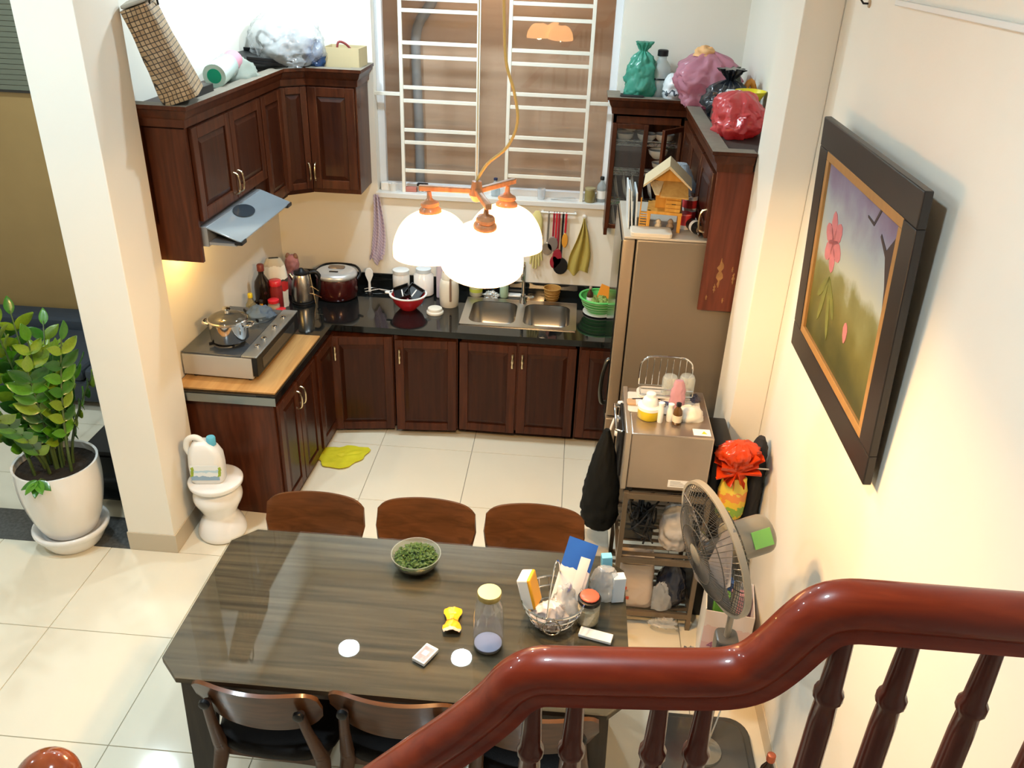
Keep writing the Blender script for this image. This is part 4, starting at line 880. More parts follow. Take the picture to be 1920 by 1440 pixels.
# ------------------------------------------------------------------ stove corner
ST = CT+.012
tag(obj('wooden_board', MB().prism([(-1.51, -.80), (-.962, -.80), (-.928, -.06), (-1.475, -.06)], CT, ST), wood('bamboo', (.38, .20, .07), (.50, .29, .11), .45, .1, (14, 1, 14)), bevel=.003), 'light bamboo board under the gas stove', 'board')
gs = thing('gas_stove', 'wide tabletop gas stove with dark glass top and steel sides', 'stove', (-1.268, -.36, ST), R(88))
# local: x runs away from the viewer, -y is the control side
obj('body', MB().box(-.325, .325, -.165, .225, .012, .135), mat('stove_side_steel', (.46, .45, .42), .4, .2), gs, bevel=.005)
obj('front_panel', MB().prism_y([(-.325, .03), (.325, .03), (.325, .14), (-.325, .14)], -.195, -.166), M_BLACK, gs, bevel=.004)
obj('glass_top', MB().box(-.322, .322, -.105, .225, .136, .146), mat('stove_glass', (.055, .065, .078), .14, Coat_Weight=.4), gs, bevel=.003)
obj('control_strip', MB().box(-.325, .325, -.197, -.108, .141, .149), mat('stove_strip', (.30, .32, .33), .35, .6), gs, bevel=.003)
for x in (-.20, -.10, .06, .20): obj('knob', MB().lathe([(.017, 0), (.016, .012), (.010, .015)], 16, (x, -.152, .149)), M_CHROME, gs)
obj('viewing_slot', MB().box(-.25, .25, -.1965, -.1945, .05, .11), mat('slot_gloss', (.02, .02, .022), .08), gs)
for x in (-.17, .17):
    bu = obj('burner', MB().lathe([(.075, .146), (.073, .152), (.05, .155), (.045, .165), (0, .165)], 28, (x, .03, 0)), mat('burner_steel', (.15, .15, .15), .4, .8), gs)
    for q in range(4): obj('trivet_arm', MB().box(.03, .10, -.004, .004, .155, .172), M_BLACK, bu, (x, .03, 0), (0, 0, R(90*q+45)))
for x in (-.3, .3):
    for y in (-.14, .17): obj('foot', MB().lathe([(.014, 0), (.014, .013)], 10, (x, y, 0)), M_BLACK, gs)
po = thing('cooking_pot', 'shiny steel pot with glass lid on the stove', 'pot', (-1.285, -.53, ST+.172))
po.scale = (1.05, 1.05, 1.2)
lobj('body', [(.088, 0), (.096, .008), (.098, .09), (.102, .096), (.098, .098), (.095, .09), (.093, .012)], M_CHROME, po, 36)
lobj('lid', [(.099, .098), (.092, .108), (.06, .122), (.0, .128)], glass('pot_lid_glass', (.12, .12, .11), .03, .10, .55), po, 36, cap=False)
lobj('lid_rim', [(.1, .095), (.102, .1), (.097, .103)], M_CHROME, po, 36, cap=False); lobj('lid_knob', [(.012, .127), (.009, .138), (.022, .146), (.022, .152), (0, .156)], M_CHROME, po, 16)
for s_ in (-1, 1): obj('handle', MB().tube(smooth_prof([(s_*.095, -.03, .075), (s_*.125, -.022, .08), (s_*.13, 0, .08), (s_*.125, .022, .08), (s_*.095, .03, .075)], 3), .006, 8), M_CHROME, po)
def crum(rx, ry, rz, seed, amp=.25, nu=26, nv=12):
    def f(u_, v_):
        a = 2*PI*u_; t = PI*.5*v_; d = Vector((math.cos(a)*math.sin(t), math.sin(a)*math.sin(t), math.cos(t)))
        k = 1+amp*(noise.noise(d*2.2+Vector((seed, 0, 0)))*1.2+abs(noise.noise(d*5+Vector((0, seed, 0)))))
        return (d.x*rx*k, d.y*ry*k, max(0, d.z*rz*k))
    return MB().grid(f, nu, nv)
tag(obj('blue_cloth', crum(.075, .09, .055, 3, .35), mat('denim_blue_cloth', (.09, .14, .22), .8), None, (-1.25, -.17, ST+.147), smooth=60), 'crumpled blue cloth on the far end of the stove', 'cloth')
M_OIL = mat('dark_soy', (.012, .006, .004), .1); M_OILY = mat('cooking_oil', (.55, .28, .02), .1)
bottle('oil_bottle', 'clear cooking oil bottle with a yellow cap behind the stove', (-1.385, .06, CT), .21, .034, glass('oil_glass', (.8, .75, .5), .03, .1, .8), M_YELLOW, liquid=M_OIL)
bottle('fish_sauce_bottle', 'amber sauce bottle with a dark cap beside the yellow-capped oil', (-1.33, .085, CT), .16, .028, mat('amber_sauce', (.50, .25, .02), .12), M_BLACK)
bottle('soy_sauce_bottle', 'tall black soy sauce bottle with a brown-red cap in the corner', (-1.375, .25, CT), .33, .05, M_OIL, mat('brown_red_cap', (.18, .03, .02), .4))
t = thing('seasoning_packet', 'tall white and red seasoning bag leaning in the corner', 'packet', (-1.33, .37, CT), R(20))
obj('bag', MB().sack([(.055, 0), (.06, .05), (.062, .2), (.05, .29), (.035, .33)], 2, .12, 20, 1.2, .6), ramp_mat('seasoning_print', ((0, (.75, .72, .66)), (.16, (.72, .70, .62)), (.42, (.50, .02, .02)), (.60, (.04, .04, .04)), (.66, (.72, .70, .62)), (.92, (.5, .45, .35))), 2, 3, wob=.15), t, smooth=50)
obj('fold_clip', MB().box(-.03, .03, -.006, .006, .315, .335), M_BLACK, t, bevel=.002)
jar('spice_jar', 'glass spice jar with a bright red lid behind the blue cloth', (-1.285, .175, CT), .13, .038, glass('spice_glass', (.9, .88, .8), .03, .1, .85), M_RED, mat('pale_spice', (.5, .38, .26), .8))
jar('red_lid_pot', 'small red-lidded pot in front of the seasoning bag', (-1.30, .275, CT), .22, .042, mat('dark_red_jar', (.22, .02, .02), .3), M_RED)
jar('sugar_jar', 'white sugar jar beside the blue cloth on the counter', (-1.235, .155, CT), .08, .033, M_WHITE, M_RED)
# pink plush, kettle, cooker
t = thing('pink_toy', 'pink soft toy leaning in the corner behind the kettle', 'toy', (-1.29, .60, CT)); obj('body', MB().sack(smooth_prof([(.04, 0), (.06, .06), (.055, .13), (.04, .17), (.045, .21), (.04, .25), (.015, .275)], 2), 5, .1), mat('pink_plush', (.42, .17, .16), .85), t, smooth=60)
obj('ear', MB().sack([(.014, 0), (.018, .015), (.008, .035)], 1, .1, 12, c=(-.025, 0, .25)), mat('brown_plush', (.25, .12, .07), .9), t); obj('ear', MB().sack([(.014, 0), (.018, .015), (.008, .035)], 2, .1, 12, c=(.025, 0, .25)), mat('brown_plush', (0,0,0)), t)
kt = thing('electric_kettle', 'steel and black electric kettle in the counter corner', 'kettle', (-1.19, .47, CT), R(15))
lobj('base', [(.078, 0), (.078, .012), (.06, .02)], M_BLACK, kt); lobj('body', [(.072, .02), (.074, .04), (.07, .12), (.056, .185), (.05, .20)], M_STEEL, kt, 28, 2); lobj('lid', [(.051, .198), (.05, .212), (.02, .222), (.012, .235), (0, .237)], M_BLACK, kt)
obj('handle', MB().tube(smooth_prof([(.048, 0, .20), (.09, 0, .205), (.115, 0, .17), (.11, 0, .10), (.095, 0, .05)], 4), .013, 10), M_BLACK, kt, smooth=60); obj('spout', MB().tube([(-.05, 0, .16), (-.075, 0, .20)], .018, 10, False, .01), M_STEEL, kt)
rc = thing('rice_cooker', 'dark red rice cooker with a silver lid in the counter corner', 'rice cooker', (-.995, .60, CT))
M_MAROON = mat('maroon_metal', (.06, .008, .008), .2, .3, Coat_Weight=.3)
lobj('body', [(.115, 0), (.13, .01), (.138, .05), (.138, .135), (.13, .153)], M_MAROON, rc, 36, 0, sx=1.0, sy=.95); lobj('lid', [(.135, .150), (.14, .160), (.132, .180), (.095, .195), (0, .20)], mat('silver_lid', (.55, .56, .56), .3, .5), rc, 36, 2, sx=1.0, sy=.95)
obj('lid_window', MB().prism(rrect(.11, .06, .02, 4, 0, .02), .194, .205), mat('brown_window', (.14, .09, .06), .2), rc, bevel=.003); obj('display', MB().prism(rrect(.06, .02, .006, 3, 0, -.06), .190, .2005), M_BLACK, rc, bevel=.002)
obj('handle', MB().tube(smooth_prof([(-.138, 0, .13), (-.150, .05, .16), (-.10, .12, .18), (0, .145, .18), (.10, .12, .18), (.150, .05, .16), (.138, 0, .13)], 3), .008, 8), M_BLACK, rc)
rs = thing('rice_paddle', 'white rice paddle standing upright on the black counter', 'rice paddle', (-.79, .67, CT))
obj('stand', MB().lathe([(.018, 0), (.018, .008), (.008, .02)], 14), M_BLACK, rs)
pdl = [(-.009, .012), (.009, .012), (.008, .09), (.018, .115), (.027, .14), (.026, .165), (.014, .185), (0, .19), (-.014, .185), (-.026, .165), (-.027, .14), (-.018, .115), (-.008, .09)]
obj('blade', MB().prism_y(pdl, -.003, .003), M_WHITE, rs, bevel=.0015)
tag(obj('wire_tongs', MB().tube(smooth_prof([(-.845, .74, CT+.008), (-.79, .76, CT+.012), (-.70, .72, CT+.008), (-.66, .70, CT+.006)], 3), .004, 6).tube([(-.83, .70, CT+.006), (-.74, .735, CT+.016), (-.66, .74, CT+.006)], .003, 6), M_STEEL), 'thin steel tongs lying behind the rice paddle', 'tongs')
tag(obj('skewer_holder', MB().tube([(-1.10, .44, CT+.005), (-1.13, .46, CT+.20)], .003, 6).tube([(-1.125, .455, CT+.12), (-1.07, .43, CT+.10)], .003, 6).tube([(-1.12, .452, CT+.07), (-1.05, .42, CT+.06)], .003, 6), M_BRASS), 'thin metal skewer rack between seasoning bag and kettle', 'rack')
rb = thing('red_bowl', 'red plastic bowl with a white rim on the counter', 'bowl', (-.487, .47, CT))
lobj('body', [(.05, 0), (.055, .006), (.095, .05), (.115, .10), (.112, .10), (.09, .052), (.048, .01), (0, .01)], M_RED, rb, 32, 0, cap=False); lobj('rim', [(.113, .098), (.124, .1), (.124, .106), (.110, .106), (.113, .098)], M_WHITE, rb, 32, cap=False); obj('grip', MB().prism(rrect(.05, .03, .01, 3, -.13, .01), .096, .106), M_WHITE, rb, bevel=.003)
for k, (x, y, rx, ry, rz, lb) in enumerate(((-.525, .47, 28, -20, 10, 'black square dish propped on the left in the red bowl'), (-.45, .48, 35, 25, -15, 'black square dish propped on the right in the red bowl'))):
    t = thing('black_dish', lb, 'dish', (x, y, CT+.105), 0, 'black dishes in the red bowl', (R(rx), R(ry), R(rz)))
    obj('plate', MB().box(-.052, .052, -.052, .052, -.008, 0).box(-.052, -.046, -.052, .052, 0, .022).box(.046, .052, -.052, .052, 0, .022).box(-.052, .052, -.052, -.046, 0, .022).box(-.052, .052, .046, .052, 0, .022), M_BLACK, t, bevel=.002); obj('painted_stroke', MB().box(-.004, .004, -.03, .03, .0002, .0015), M_PAPER, t)
jar('canister', 'round white canister behind the red bowl, left of the pair', (-.585, .735, CT), .17, .058, M_WHITE, mat('pale_lid', (.72, .74, .74), .3), k=.9)
jar('canister', 'white enamel canister behind the red bowl, right of the pair', (-.43, .735, CT), .19, .068, M_CERAMIC, mat('pale_blue_lid', (.62, .70, .76), .3), k=.7)
tag(obj('tissue_pack', MB().prism(rrect(.10, .07, .02, 4), 0, .24), mat('lavender_wrap', (.58, .50, .58), .4, noise_amt=.15, nscale=20), None, (-.285, .70, CT), bevel=.01), 'pale lavender pack standing behind the cream pitcher', 'packet')
pi_ = thing('pitcher', 'cream pitcher with brown handle strip left of the sink', 'pitcher', (-.232, .57, CT))
M_CREAM = mat('cream_plastic', (.74, .70, .60), .3)
lobj('body', [(.055, 0), (.062, .01), (.066, .10), (.060, .165), (.052, .185)], M_CREAM, pi_, 28, 2); lobj('neck', [(.05, .185), (.048, .225), (.044, .235)], M_CREAM, pi_); lobj('stopper', [(.04, .232), (.042, .245), (.015, .25), (.010, .262), (0, .264)], mat('brown_lid', (.22, .13, .08), .4), pi_)
obj('handle', MB().box(.012, .026, -.072, -.060, .05, .21), mat('brown_strip', (.20, .13, .09), .35), pi_, bevel=.004)
ld_ = thing('jar_lid', 'round cream lid lying on the counter in front of the sink', 'lid', (-.303, .425, CT)); lobj('disc', [(.055, 0), (.056, .012), (.05, .018)], M_CREAM, ld_, 28); lobj('knob_ring', [(.05, .016), (.046, .034), (.042, .036), (.0, .032)], M_CREAM, ld_, 28)
bottle('dish_soap', 'dish soap bottle with yellow-green label behind the sink', (-.075, .775, CT), .22, .045, mat('soap_white', (.7, .72, .6), .3), M_WHITE, lab=ramp_mat('soap_label', ((0, (.55, .60, .08)), (.5, (.65, .62, .35)), (.72, (.30, .28, .45))), 2, 9), neck=.4)
bottle('green_bottle', 'slim mint-green bottle behind the sink', (.118, .775, CT), .20, .030, mat('mint_plastic', (.45, .66, .50), .35), mat('mint_cap', (.40, .60, .46), .35), neck=.6)
tag(obj('scrubber', crum(.05, .028, .03, 4, .5), mat('steel_wool', (.5, .5, .48), .4, .6), None, (.03, .765, CT), smooth=0), 'steel wool scrubber behind the left sink bowl', 'scrubber')
tag(obj('soap_tray', MB().prism(rrect(.10, .05, .012, 3), 0, .014), M_WHITE, None, (.185, .80, CT), bevel=.004), 'small white soap tray beside the mint bottle', 'tray')
bk_ = thing('woven_cup', 'small woven rattan cup behind the right sink bowl', 'basket', (.447, .775, CT))
M_RAT = mat('rattan', (.42, .22, .05), .7, bump=.5, bscale=90); lobj('body', [(.042, 0), (.045, .003), (.058, .085), (.054, .085), (.042, .006), (0, .006)], M_RAT, bk_, 24, cap=False); obj('rim', MB().tube([(.058*math.cos(2*PI*k/24), .058*math.sin(2*PI*k/24), .086) for k in range(24)], .004, 6, True), M_RAT, bk_)
for z in (.02, .04, .06): obj('weave_band', MB().tube([((.045+z*.15)*math.cos(2*PI*k/24), (.045+z*.15)*math.sin(2*PI*k/24), z) for k in range(24)], .0025, 5, True), M_RAT, bk_)
gc = thing('colander', 'bright green plastic colander at the right end of the counter', 'colander', (.765, .60, CT))
M_GREEN = mat('green_plastic', (.10, .50, .12), .35)
lobj('body', [(.07, .012), (.075, .016), (.11, .06), (.13, .115), (.126, .115), (.105, .062), (.068, .02), (0, .02)], M_GREEN, gc, 32, cap=False); obj('rim', MB().tube([(.13*math.cos(2*PI*k/32), .13*math.sin(2*PI*k/32), .115) for k in range(32)], .008, 8, True), M_GREEN, gc)
for z, r in ((.04, .093), (.06, .109), (.08, .1165), (.1, .1245)): obj('ridge', MB().tube([(r*math.cos(2*PI*k/32), r*math.sin(2*PI*k/32), z) for k in range(32)], .003, 5, True), mat('pale_green', (.35, .6, .3), .4), gc)
obj('saucer', MB().lathe([(.09, 0), (.105, .008), (.105, .012), (.07, .012)], 28), M_WHITE, gc)
for k in range(5):
    a = k*1.3; tag(obj('leafy_greens', crum(.035, .04, .035, k*3, .5, 14, 7), mat('salad_green', (.25, .34, .08), .6, noise_amt=.4, nscale=30), None, (.765+.045*math.cos(a), .58+.04*math.sin(a), CT+.07), smooth=60), ['bunch of pale green leaves at the right of the green colander', 'bunch of pale green leaves at the back of the green colander', 'bunch of pale green leaves at the left of the green colander', 'bunch of pale green leaves at the front left of the green colander', 'bunch of pale green leaves at the front of the green colander'][k], 'vegetable', 'leaf bunches in the colander')
tag(obj('orange_tray', MB().box(-.06, .06, -.004, .004, 0, .10), mat('orange_plastic', (.75, .26, .02), .4), None, (.80, .625, CT+.075), (R(-30), R(20), 0), bevel=.003), 'flat orange plate leaning in the green colander', 'plate')
bottle('brown_bottle', 'small brown glass bottle standing in the green colander', (.70, .575, CT+.06), .13, .022, mat('brown_glass', (.05, .02, .01), .1), mat('tan_label_cap', (.35, .25, .18), .5), lab=M_PAPER)
gk = thing('kitchen_knife', 'steel knife stuck in the green colander', 'knife', (.84, .66, CT+.09), 0, None, (R(0), R(38), 0)); obj('blade', MB().box(-.018, .018, -.0015, .0015, 0, .13), M_STEEL, gk); obj('handle', MB().box(-.012, .012, -.008, .008, .13, .20), M_BLACK, gk, bevel=.004)

# ------------------------------------------------------------------ on the wall below the window
def hang(name, label, cat, w_, h, loc, m, folds=3, taper=0.0, seed=0, pinch=0.0, amp=.012, th=.003):
    def f(u_, v_):
        k = (pinch+(1-pinch)*min(1, v_*1.6)) if pinch else 1.0; k *= 1-taper*v_
        skew = .06*math.sin(v_*3+seed)*h
        return ((u_-.5)*w_*k+skew*v_, -.012-amp*(1+math.sin(u_*folds*2*PI+seed+v_*1.5)), -h*v_*(1-.10*abs(math.sin((u_+seed)*4))*(1 if v_ > .9 else 0)))
    return tag(obj(name, MB().grid(f, 24, 12, th), m, None, loc, smooth=60), label, cat)
def check_mat(name, c1, c2, s_):
    m, nt, b = nodes(name); tc = nt.nodes.new('ShaderNodeTexCoord'); w_ = nt.nodes.new('ShaderNodeTexWave'); w_.inputs['Scale'].default_value = s_; w_.bands_direction = 'DIAGONAL'
    mx = nt.nodes.new('ShaderNodeMix'); mx.data_type = 'RGBA'; mx.inputs[6].default_value = (*c1, 1); mx.inputs[7].default_value = (*c2, 1)
    nt.links.new(tc.outputs['Object'], w_.inputs['Vector']); nt.links.new(w_.outputs['Fac'], mx.inputs[0]); nt.links.new(mx.outputs[2], b.inputs['Base Color']); sv(b, Roughness=.9); return m
hang('tea_towel', 'lavender striped tea towel hanging left of the window', 'towel', .10, .50, (-.752, YB, 1.43), check_mat('lavender_stripe', (.62, .52, .60), (.42, .34, .46), 25), 2, .1, 1, .35)
for k, (x, lb) in enumerate(((.318, 'pair of pale yellow rubber gloves hanging right of the lamp'),)):
    gv = thing('rubber_gloves', lb, 'gloves', (x, YB, 1.38)); M_GLV = mat('pale_yellow_rubber', (.66, .58, .24), .45)
    obj('cuff', MB().sack([(.012, 0), (.035, -.06), (.034, -.22), (.036, -.28)], 3, .12, 16, 1.1, .45, c=(0, -.022, 0)), M_GLV, gv, smooth=60)
    for q, (dx, ln) in enumerate(((-.032, .10), (-.013, .13), (.008, .13), (.028, .11), (.045, .07))): obj('finger', MB().tube([(dx*.7, -.022, -.27), (dx, -.022, -.27-ln)], .011, 8, False, .007), M_GLV, gv, smooth=60)
ur = thing('utensil_rail', 'white rail with hooks under the window sill', 'rail', (.47, YB, 1.372))
obj('bar', MB().cyl((-.13, -.022, 0), (.105, -.022, 0), .006), M_WHITE, ur); obj('bracket', MB().box(-.125, -.112, -.022, 0, -.01, .012), M_WHITE, ur); obj('bracket', MB().box(.09, .103, -.022, 0, -.01, .012), M_WHITE, ur)
def utensil(label, x, ln, hm, head, hw, hh, name='ladle', z=1.372, cat='utensil'):
    t = thing(name, label, cat, (x, YB-.028, z)); obj('handle', MB().box(-.007, .007, -.004, .004, -ln, .0), hm, t, bevel=.003); obj('hook', MB().tube([(0, 0, -.005), (0, .006, .008), (0, .008, .006)], .003, 6), M_CHROME, t)
    P = [(hw*math.cos(2*PI*k/18), -ln-hh+hh*math.sin(2*PI*k/18)) for k in range(18)]
    obj('head', MB().prism_y(P, -.012, .0), head, t, bevel=.004); return t
M_DRED = mat('dark_red_plastic', (.30, .015, .03), .3)
utensil('steel ladle hanging leftmost on the utensil rail', .395, .20, M_STEEL, M_STEEL, .036, .045)
utensil('red-handled slotted turner hanging second on the utensil rail', .43, .16, M_DRED, mat('grey_nylon', (.20, .16, .14), .4), .036, .05)
utensil('dark red serving spoon hanging third on the utensil rail', .465, .24, M_DRED, M_DRED, .032, .06)
utensil('red spatula with an orange tip hanging rightmost on the utensil rail', .51, .13, M_RED, mat('orange_tip', (.7, .3, .03), .4), .02, .05)
utensil('black frying turner hanging behind the red spoons', .49, .30, M_BLACK, M_BLACK, .05, .06)
utensil('red whisk-like scraper hanging between the red spoons', .448, .29, M_RED, M_DRED, .03, .045)
ck = thing('cloth_hook', 'white round hook holding the yellow cloth', 'hook', (.628, YB, 1.357)); obj('knob', MB().lathe([(0, -.02), (.014, -.016), (.010, 0)], 14, cap=False), M_WHITE, ck, rot=(-R(90), 0, 0))
hang('yellow_cloth', 'mustard yellow dishcloth hanging from the hook right of the utensils', 'cloth', .13, .40, (.628, YB, 1.345), mat('mustard_cloth', (.42, .32, .07), .9), 2, -.1, 2, .06)
# on the sill
SZ = WZ0+.004
tag(obj('white_cup', MB().lathe([(.022, 0), (.03, .05), (.027, .05), (.02, .004), (0, .004)], 20, cap=False), M_WHITE, None, (-.655, YB+.04, SZ)), 'white cup at the left end of the window sill', 'cup')
tag(obj('white_box', MB().box(-.035, .035, -.02, .02, 0, .05), M_PAPER, None, (-.70, YB+.055, SZ), bevel=.003), 'small white box in the left corner of the sill', 'box')
tag(obj('red_packet', MB().box(-.04, .04, -.02, .02, 0, .03), mat('faded_red', (.45, .16, .12), .5), None, (-.535, YB+.045, SZ), bevel=.004), 'faded red packet on the left part of the sill', 'packet')
t = thing('scrub_brush', 'dark scrub brush with a clear knob on the sill', 'brush', (-.455, YB+.035, SZ)); obj('head', MB().box(-.035, .035, -.02, .02, .045, .06), M_BLACK, t, bevel=.003); obj('knob', MB().lathe([(.022, 0), (.026, .02), (.015, .045)], 16), M_CHROME, t)
bottle('spray_bottle', 'clear spray bottle with a navy cap in the middle of the sill', (.03, YB+.05, SZ), .12, .03, glass('spray_plastic', (.8, .88, .92), .05, .1, .7), mat('navy_cap', (.02, .03, .08), .4))
jar('honey_jar', 'olive glass jar at the right end of the sill', (.655, YB+.03, SZ), .095, .035, mat('olive_glass', (.26, .22, .08), .12), mat('olive_lid', (.35, .30, .16), .3), k=.95)
bottle('medicine_bottle', 'clear bottle with a black cap in the right corner of the sill', (.728, YB+.055, SZ), .165, .031, glass('grey_bottle', (.62, .68, .70), .03, .12, .6), M_BLACK, lab=M_PAPER)
tag(obj('steel_spoon', MB().tube([(.40, YB+.03, SZ+.004), (.56, YB+.02, SZ+.02)], .005, 6), M_STEEL), 'long steel spoon lying on the right part of the sill', 'spoon')
tag(obj('glass_tumbler', MB().lathe([(.022, 0), (.028, .07), (.026, .07), (.02, .004), (0, .004)], 20, cap=False), M_FILM, None, (.335, YB+.03, SZ)), 'small clear tumbler on the sill behind the lamp', 'glass')

# ------------------------------------------------------------------ dishes in the glass cabinet
def disc(r, d): return MB().lathe([(0, 0), (r*.5, 0), (r*.6, d*.25), (r, d), (r*.98, d*1.15), (r*.58, d*.5), (0, d*.3)], 24, cap=False)
pm = mesh('plate', disc(.085, .016), M_CERAMIC, smooth=60)
for row, (z, n_) in enumerate(((1.595, 5), (1.40, 6))):
    for k in range(n_):
        o = obj('plate', pm, None, None, (.80+.052*k, .735, z), (0, R(78), 0)); tag(o, ['leftmost', 'second', 'third', 'fourth', 'fifth', 'sixth'][k]+' white plate from the left in the '+('middle' if row == 0 else 'lowest')+' rack of the dish cabinet', 'plate', 'plates in the dish cabinet, '+('middle' if row == 0 else 'lowest')+' rack')
bwm = mesh('bowl', MB().lathe([(.02, 0), (.03, .004), (.055, .03), (.062, .055), (.058, .055), (.05, .03), (.02, .01), (0, .01)], 24, cap=False), M_CERAMIC, smooth=60)
for k, (x, y, z) in enumerate(((.83, .73, 1.876), (.97, .73, 1.876), (1.08, .74, 1.876), (1.08, .74, 1.70), (1.05, .73, 1.72+.06))):
    tag(obj('bowl', bwm, None, None, (x, y, z)), ['white bowl on the left of the top cabinet rack', 'white bowl in the middle of the top cabinet rack', 'white bowl on the right of the top cabinet rack', 'white bowl on the right of the middle cabinet rack', 'small bowl stacked above the right bowl of the middle rack'][k], 'bowl', 'white bowls in the dish cabinet')
tag(obj('colander_bowl', bwm.copy(), None, None, (.87, .74, 1.94)), 'upturned bowl above the left bowl of the top rack', 'bowl')

# ------------------------------------------------------------------ on the fridge
FZ = 1.712
wh = thing('toy_house', 'wooden toy stilt house with straw roof on the fridge', 'toy house', (1.0, -.45, FZ), R(-6))
M_TOY = wood('honey_wood', (.48, .22, .03), (.62, .32, .06), .45, .1); M_ROOF = mat('straw_roof', (.55, .45, .28), .8, bump=.4, bscale=120)
for x in (-.075, .075):
    for y in (-.09, .09): obj('stilt', MB().box(x-.008, x+.008, y-.008, y+.008, 0, .10), M_TOY, wh)
obj('deck', MB().box(-.085, .085, -.10, .10, .085, .10), M_TOY, wh, bevel=.002)
obj('cabin', MB().box(-.05, .075, -.03, .095, .10, .235), M_TOY, wh, bevel=.002); obj('porch_wall', MB().box(.0, .075, -.095, -.03, .10, .19), M_TOY, wh, bevel=.002)
pl_ = mesh('plank', MB().box(0, .07, -.003, .003, -.008, .008), M_TOY, .001)
for k in range(4): obj('plank', pl_, None, wh, (.003, -.098, .11+.02*k))
obj('gable', MB().prism_y([(-.08, .235), (.08, .235), (0, .31)], -.034, -.028), M_TOY, wh)
for s_ in (-1, 1):
    b = MB(); e = [(0, .325), (s_*.115, .225), (s_*.115, .215), (0, .31)]; b.prism_y(e if s_ < 0 else e[::-1], -.11, .11); obj('roof_slope', b, M_ROOF, wh, smooth=0)
b = MB().add([(-.02, -.028, .235), (.095, -.028, .235), (.105, -.135, .185), (-.03, -.135, .185), (-.02, -.028, .228), (.095, -.028, .228), (.105, -.135, .178), (-.03, -.135, .178)], [(0,1,2,3),(7,6,5,4),(0,4,5,1),(1,5,6,2),(2,6,7,3),(3,7,4,0)]); obj('porch_roof', b, wood('toy_roof', (.40, .22, .06), (.52, .32, .10), .6, 0), wh, smooth=0)
b = MB().add([(-.09, -.03, .232), (-.02, -.03, .232), (-.035, -.12, .190), (-.055, -.12, .190), (-.09, -.03, .226), (-.02, -.03, .226), (-.035, -.12, .184), (-.055, -.12, .184)], [(0,1,2,3),(7,6,5,4),(0,4,5,1),(1,5,6,2),(2,6,7,3),(3,7,4,0)]); obj('straw_flap', b, M_ROOF, wh, smooth=0)
for k in range(7): obj('ladder_rung', MB().box(-.115, -.085, -.098, -.088, .008+k*.013, .014+k*.013), M_TOY, wh)
obj('ladder_rail', MB().box(-.12, -.114, -.10, -.086, 0, .16), M_TOY, wh); obj('window_hole', MB().box(.03, .05, -.0985, -.0975, .135, .15), M_BLACK, wh)
for k, (x, y, c, lb) in enumerate(((-.03, -.06, (.6, .5, .35), 'tiny pale figurine under the left of the toy house'), (.03, -.05, (.3, .2, .12), 'tiny brown figurine under the middle of the toy house'))):
    tag(obj('figurine', MB().sack(smooth_prof([(.014, 0), (.018, .015), (.012, .03), (.014, .04), (.006, .052)], 2), k, .12, 14), mat('figurine_%d' % k, c, .6), None, (1.0+x, -.45+y, FZ), smooth=60), lb, 'figurine', 'figurines under the toy house')
tag(obj('white_tray', MB().prism(rrect(.20, .12, .02, 4), 0, .022), mat('cream_tray', (.62, .56, .46), .5), None, (.93, -.598, FZ), bevel=.004), 'cream flat box at the front edge of the fridge top', 'box')
for k, (x, a, h) in enumerate(((.825, 4, .20), (.842, 6, .19), (.860, 3, .18))):
    tag(obj('white_file', MB().box(-.004, .004, -.11, .11, 0, h), mat('pale_blue_plastic', (.58, .63, .66), .4), None, (x, -.42, FZ), (0, R(-a), 0), bevel=.002), ['pale blue file standing leftmost on the fridge', 'pale blue file standing in the middle of three on the fridge', 'pale blue file standing next to the toy house'][k], 'file', 'pale files on the fridge')
cn = thing('red_can', 'red and white can lying behind the toy house on the fridge', 'can', (1.135, -.34, FZ)); lobj('body', [(.036, 0), (.038, .004), (.038, .13), (.036, .134)], ramp_mat('can_print', ((0, (.55, .03, .03)), (.4, (.72, .68, .64)), (.52, (.55, .03, .03)), (.8, (.75, .7, .68))), 2, 7), cn); lobj('lid', [(.036, .134), (.034, .138), (0, .137)], M_CHROME, cn)
cn = thing('red_can', 'short red tin beside the toy house stilts on the fridge', 'can', (1.105, -.46, FZ)); lobj('body', [(.032, 0), (.033, .07), (.032, .075)], ramp_mat('tin_print', ((0, (.65, .55, .45)), (.25, (.55, .03, .03)), (.9, (.7, .2, .2))), 2, 13), cn); lobj('lid', [(.032, .075), (.03, .078), (0, .078)], M_RED, cn)
gd = thing('black_gadget', 'black and silver grinder lying at the right of the fridge top', 'grinder', (1.15, -.53, FZ+.03), R(20)); lobj('barrel', [(.028, -.05), (.03, -.02), (.03, .03), (.024, .05)], M_BLACK, gd, rot=(R(90), 0, 0)); lobj('end_ring', [(.031, -.01), (.032, .0), (.031, .012)], M_WHITE, gd, rot=(R(90), 0, 0)); lobj('lens', [(.02, .05), (.018, .055), (0, .055)], mat('lens_brown', (.15, .1, .07), .2), gd, rot=(R(90), 0, 0))
tag(obj('silver_stick', MB().tube([(1.165, -.62, FZ+.006), (1.155, -.55, FZ+.03)], .006, 8), M_CHROME), 'short silver stick beside the grinder', 'stick')
tag(obj('plastic_bag', MB().sack(smooth_prof([(.05, 0), (.08, .05), (.085, .12), (.06, .2), (.03, .25)], 3), 8, .16, 28), film('pale_blue_bag', (.55, .62, .68), .3), None, (1.09, -.16, FZ), smooth=40), 'pale blue plastic bag behind the toy house on the fridge', 'bag')
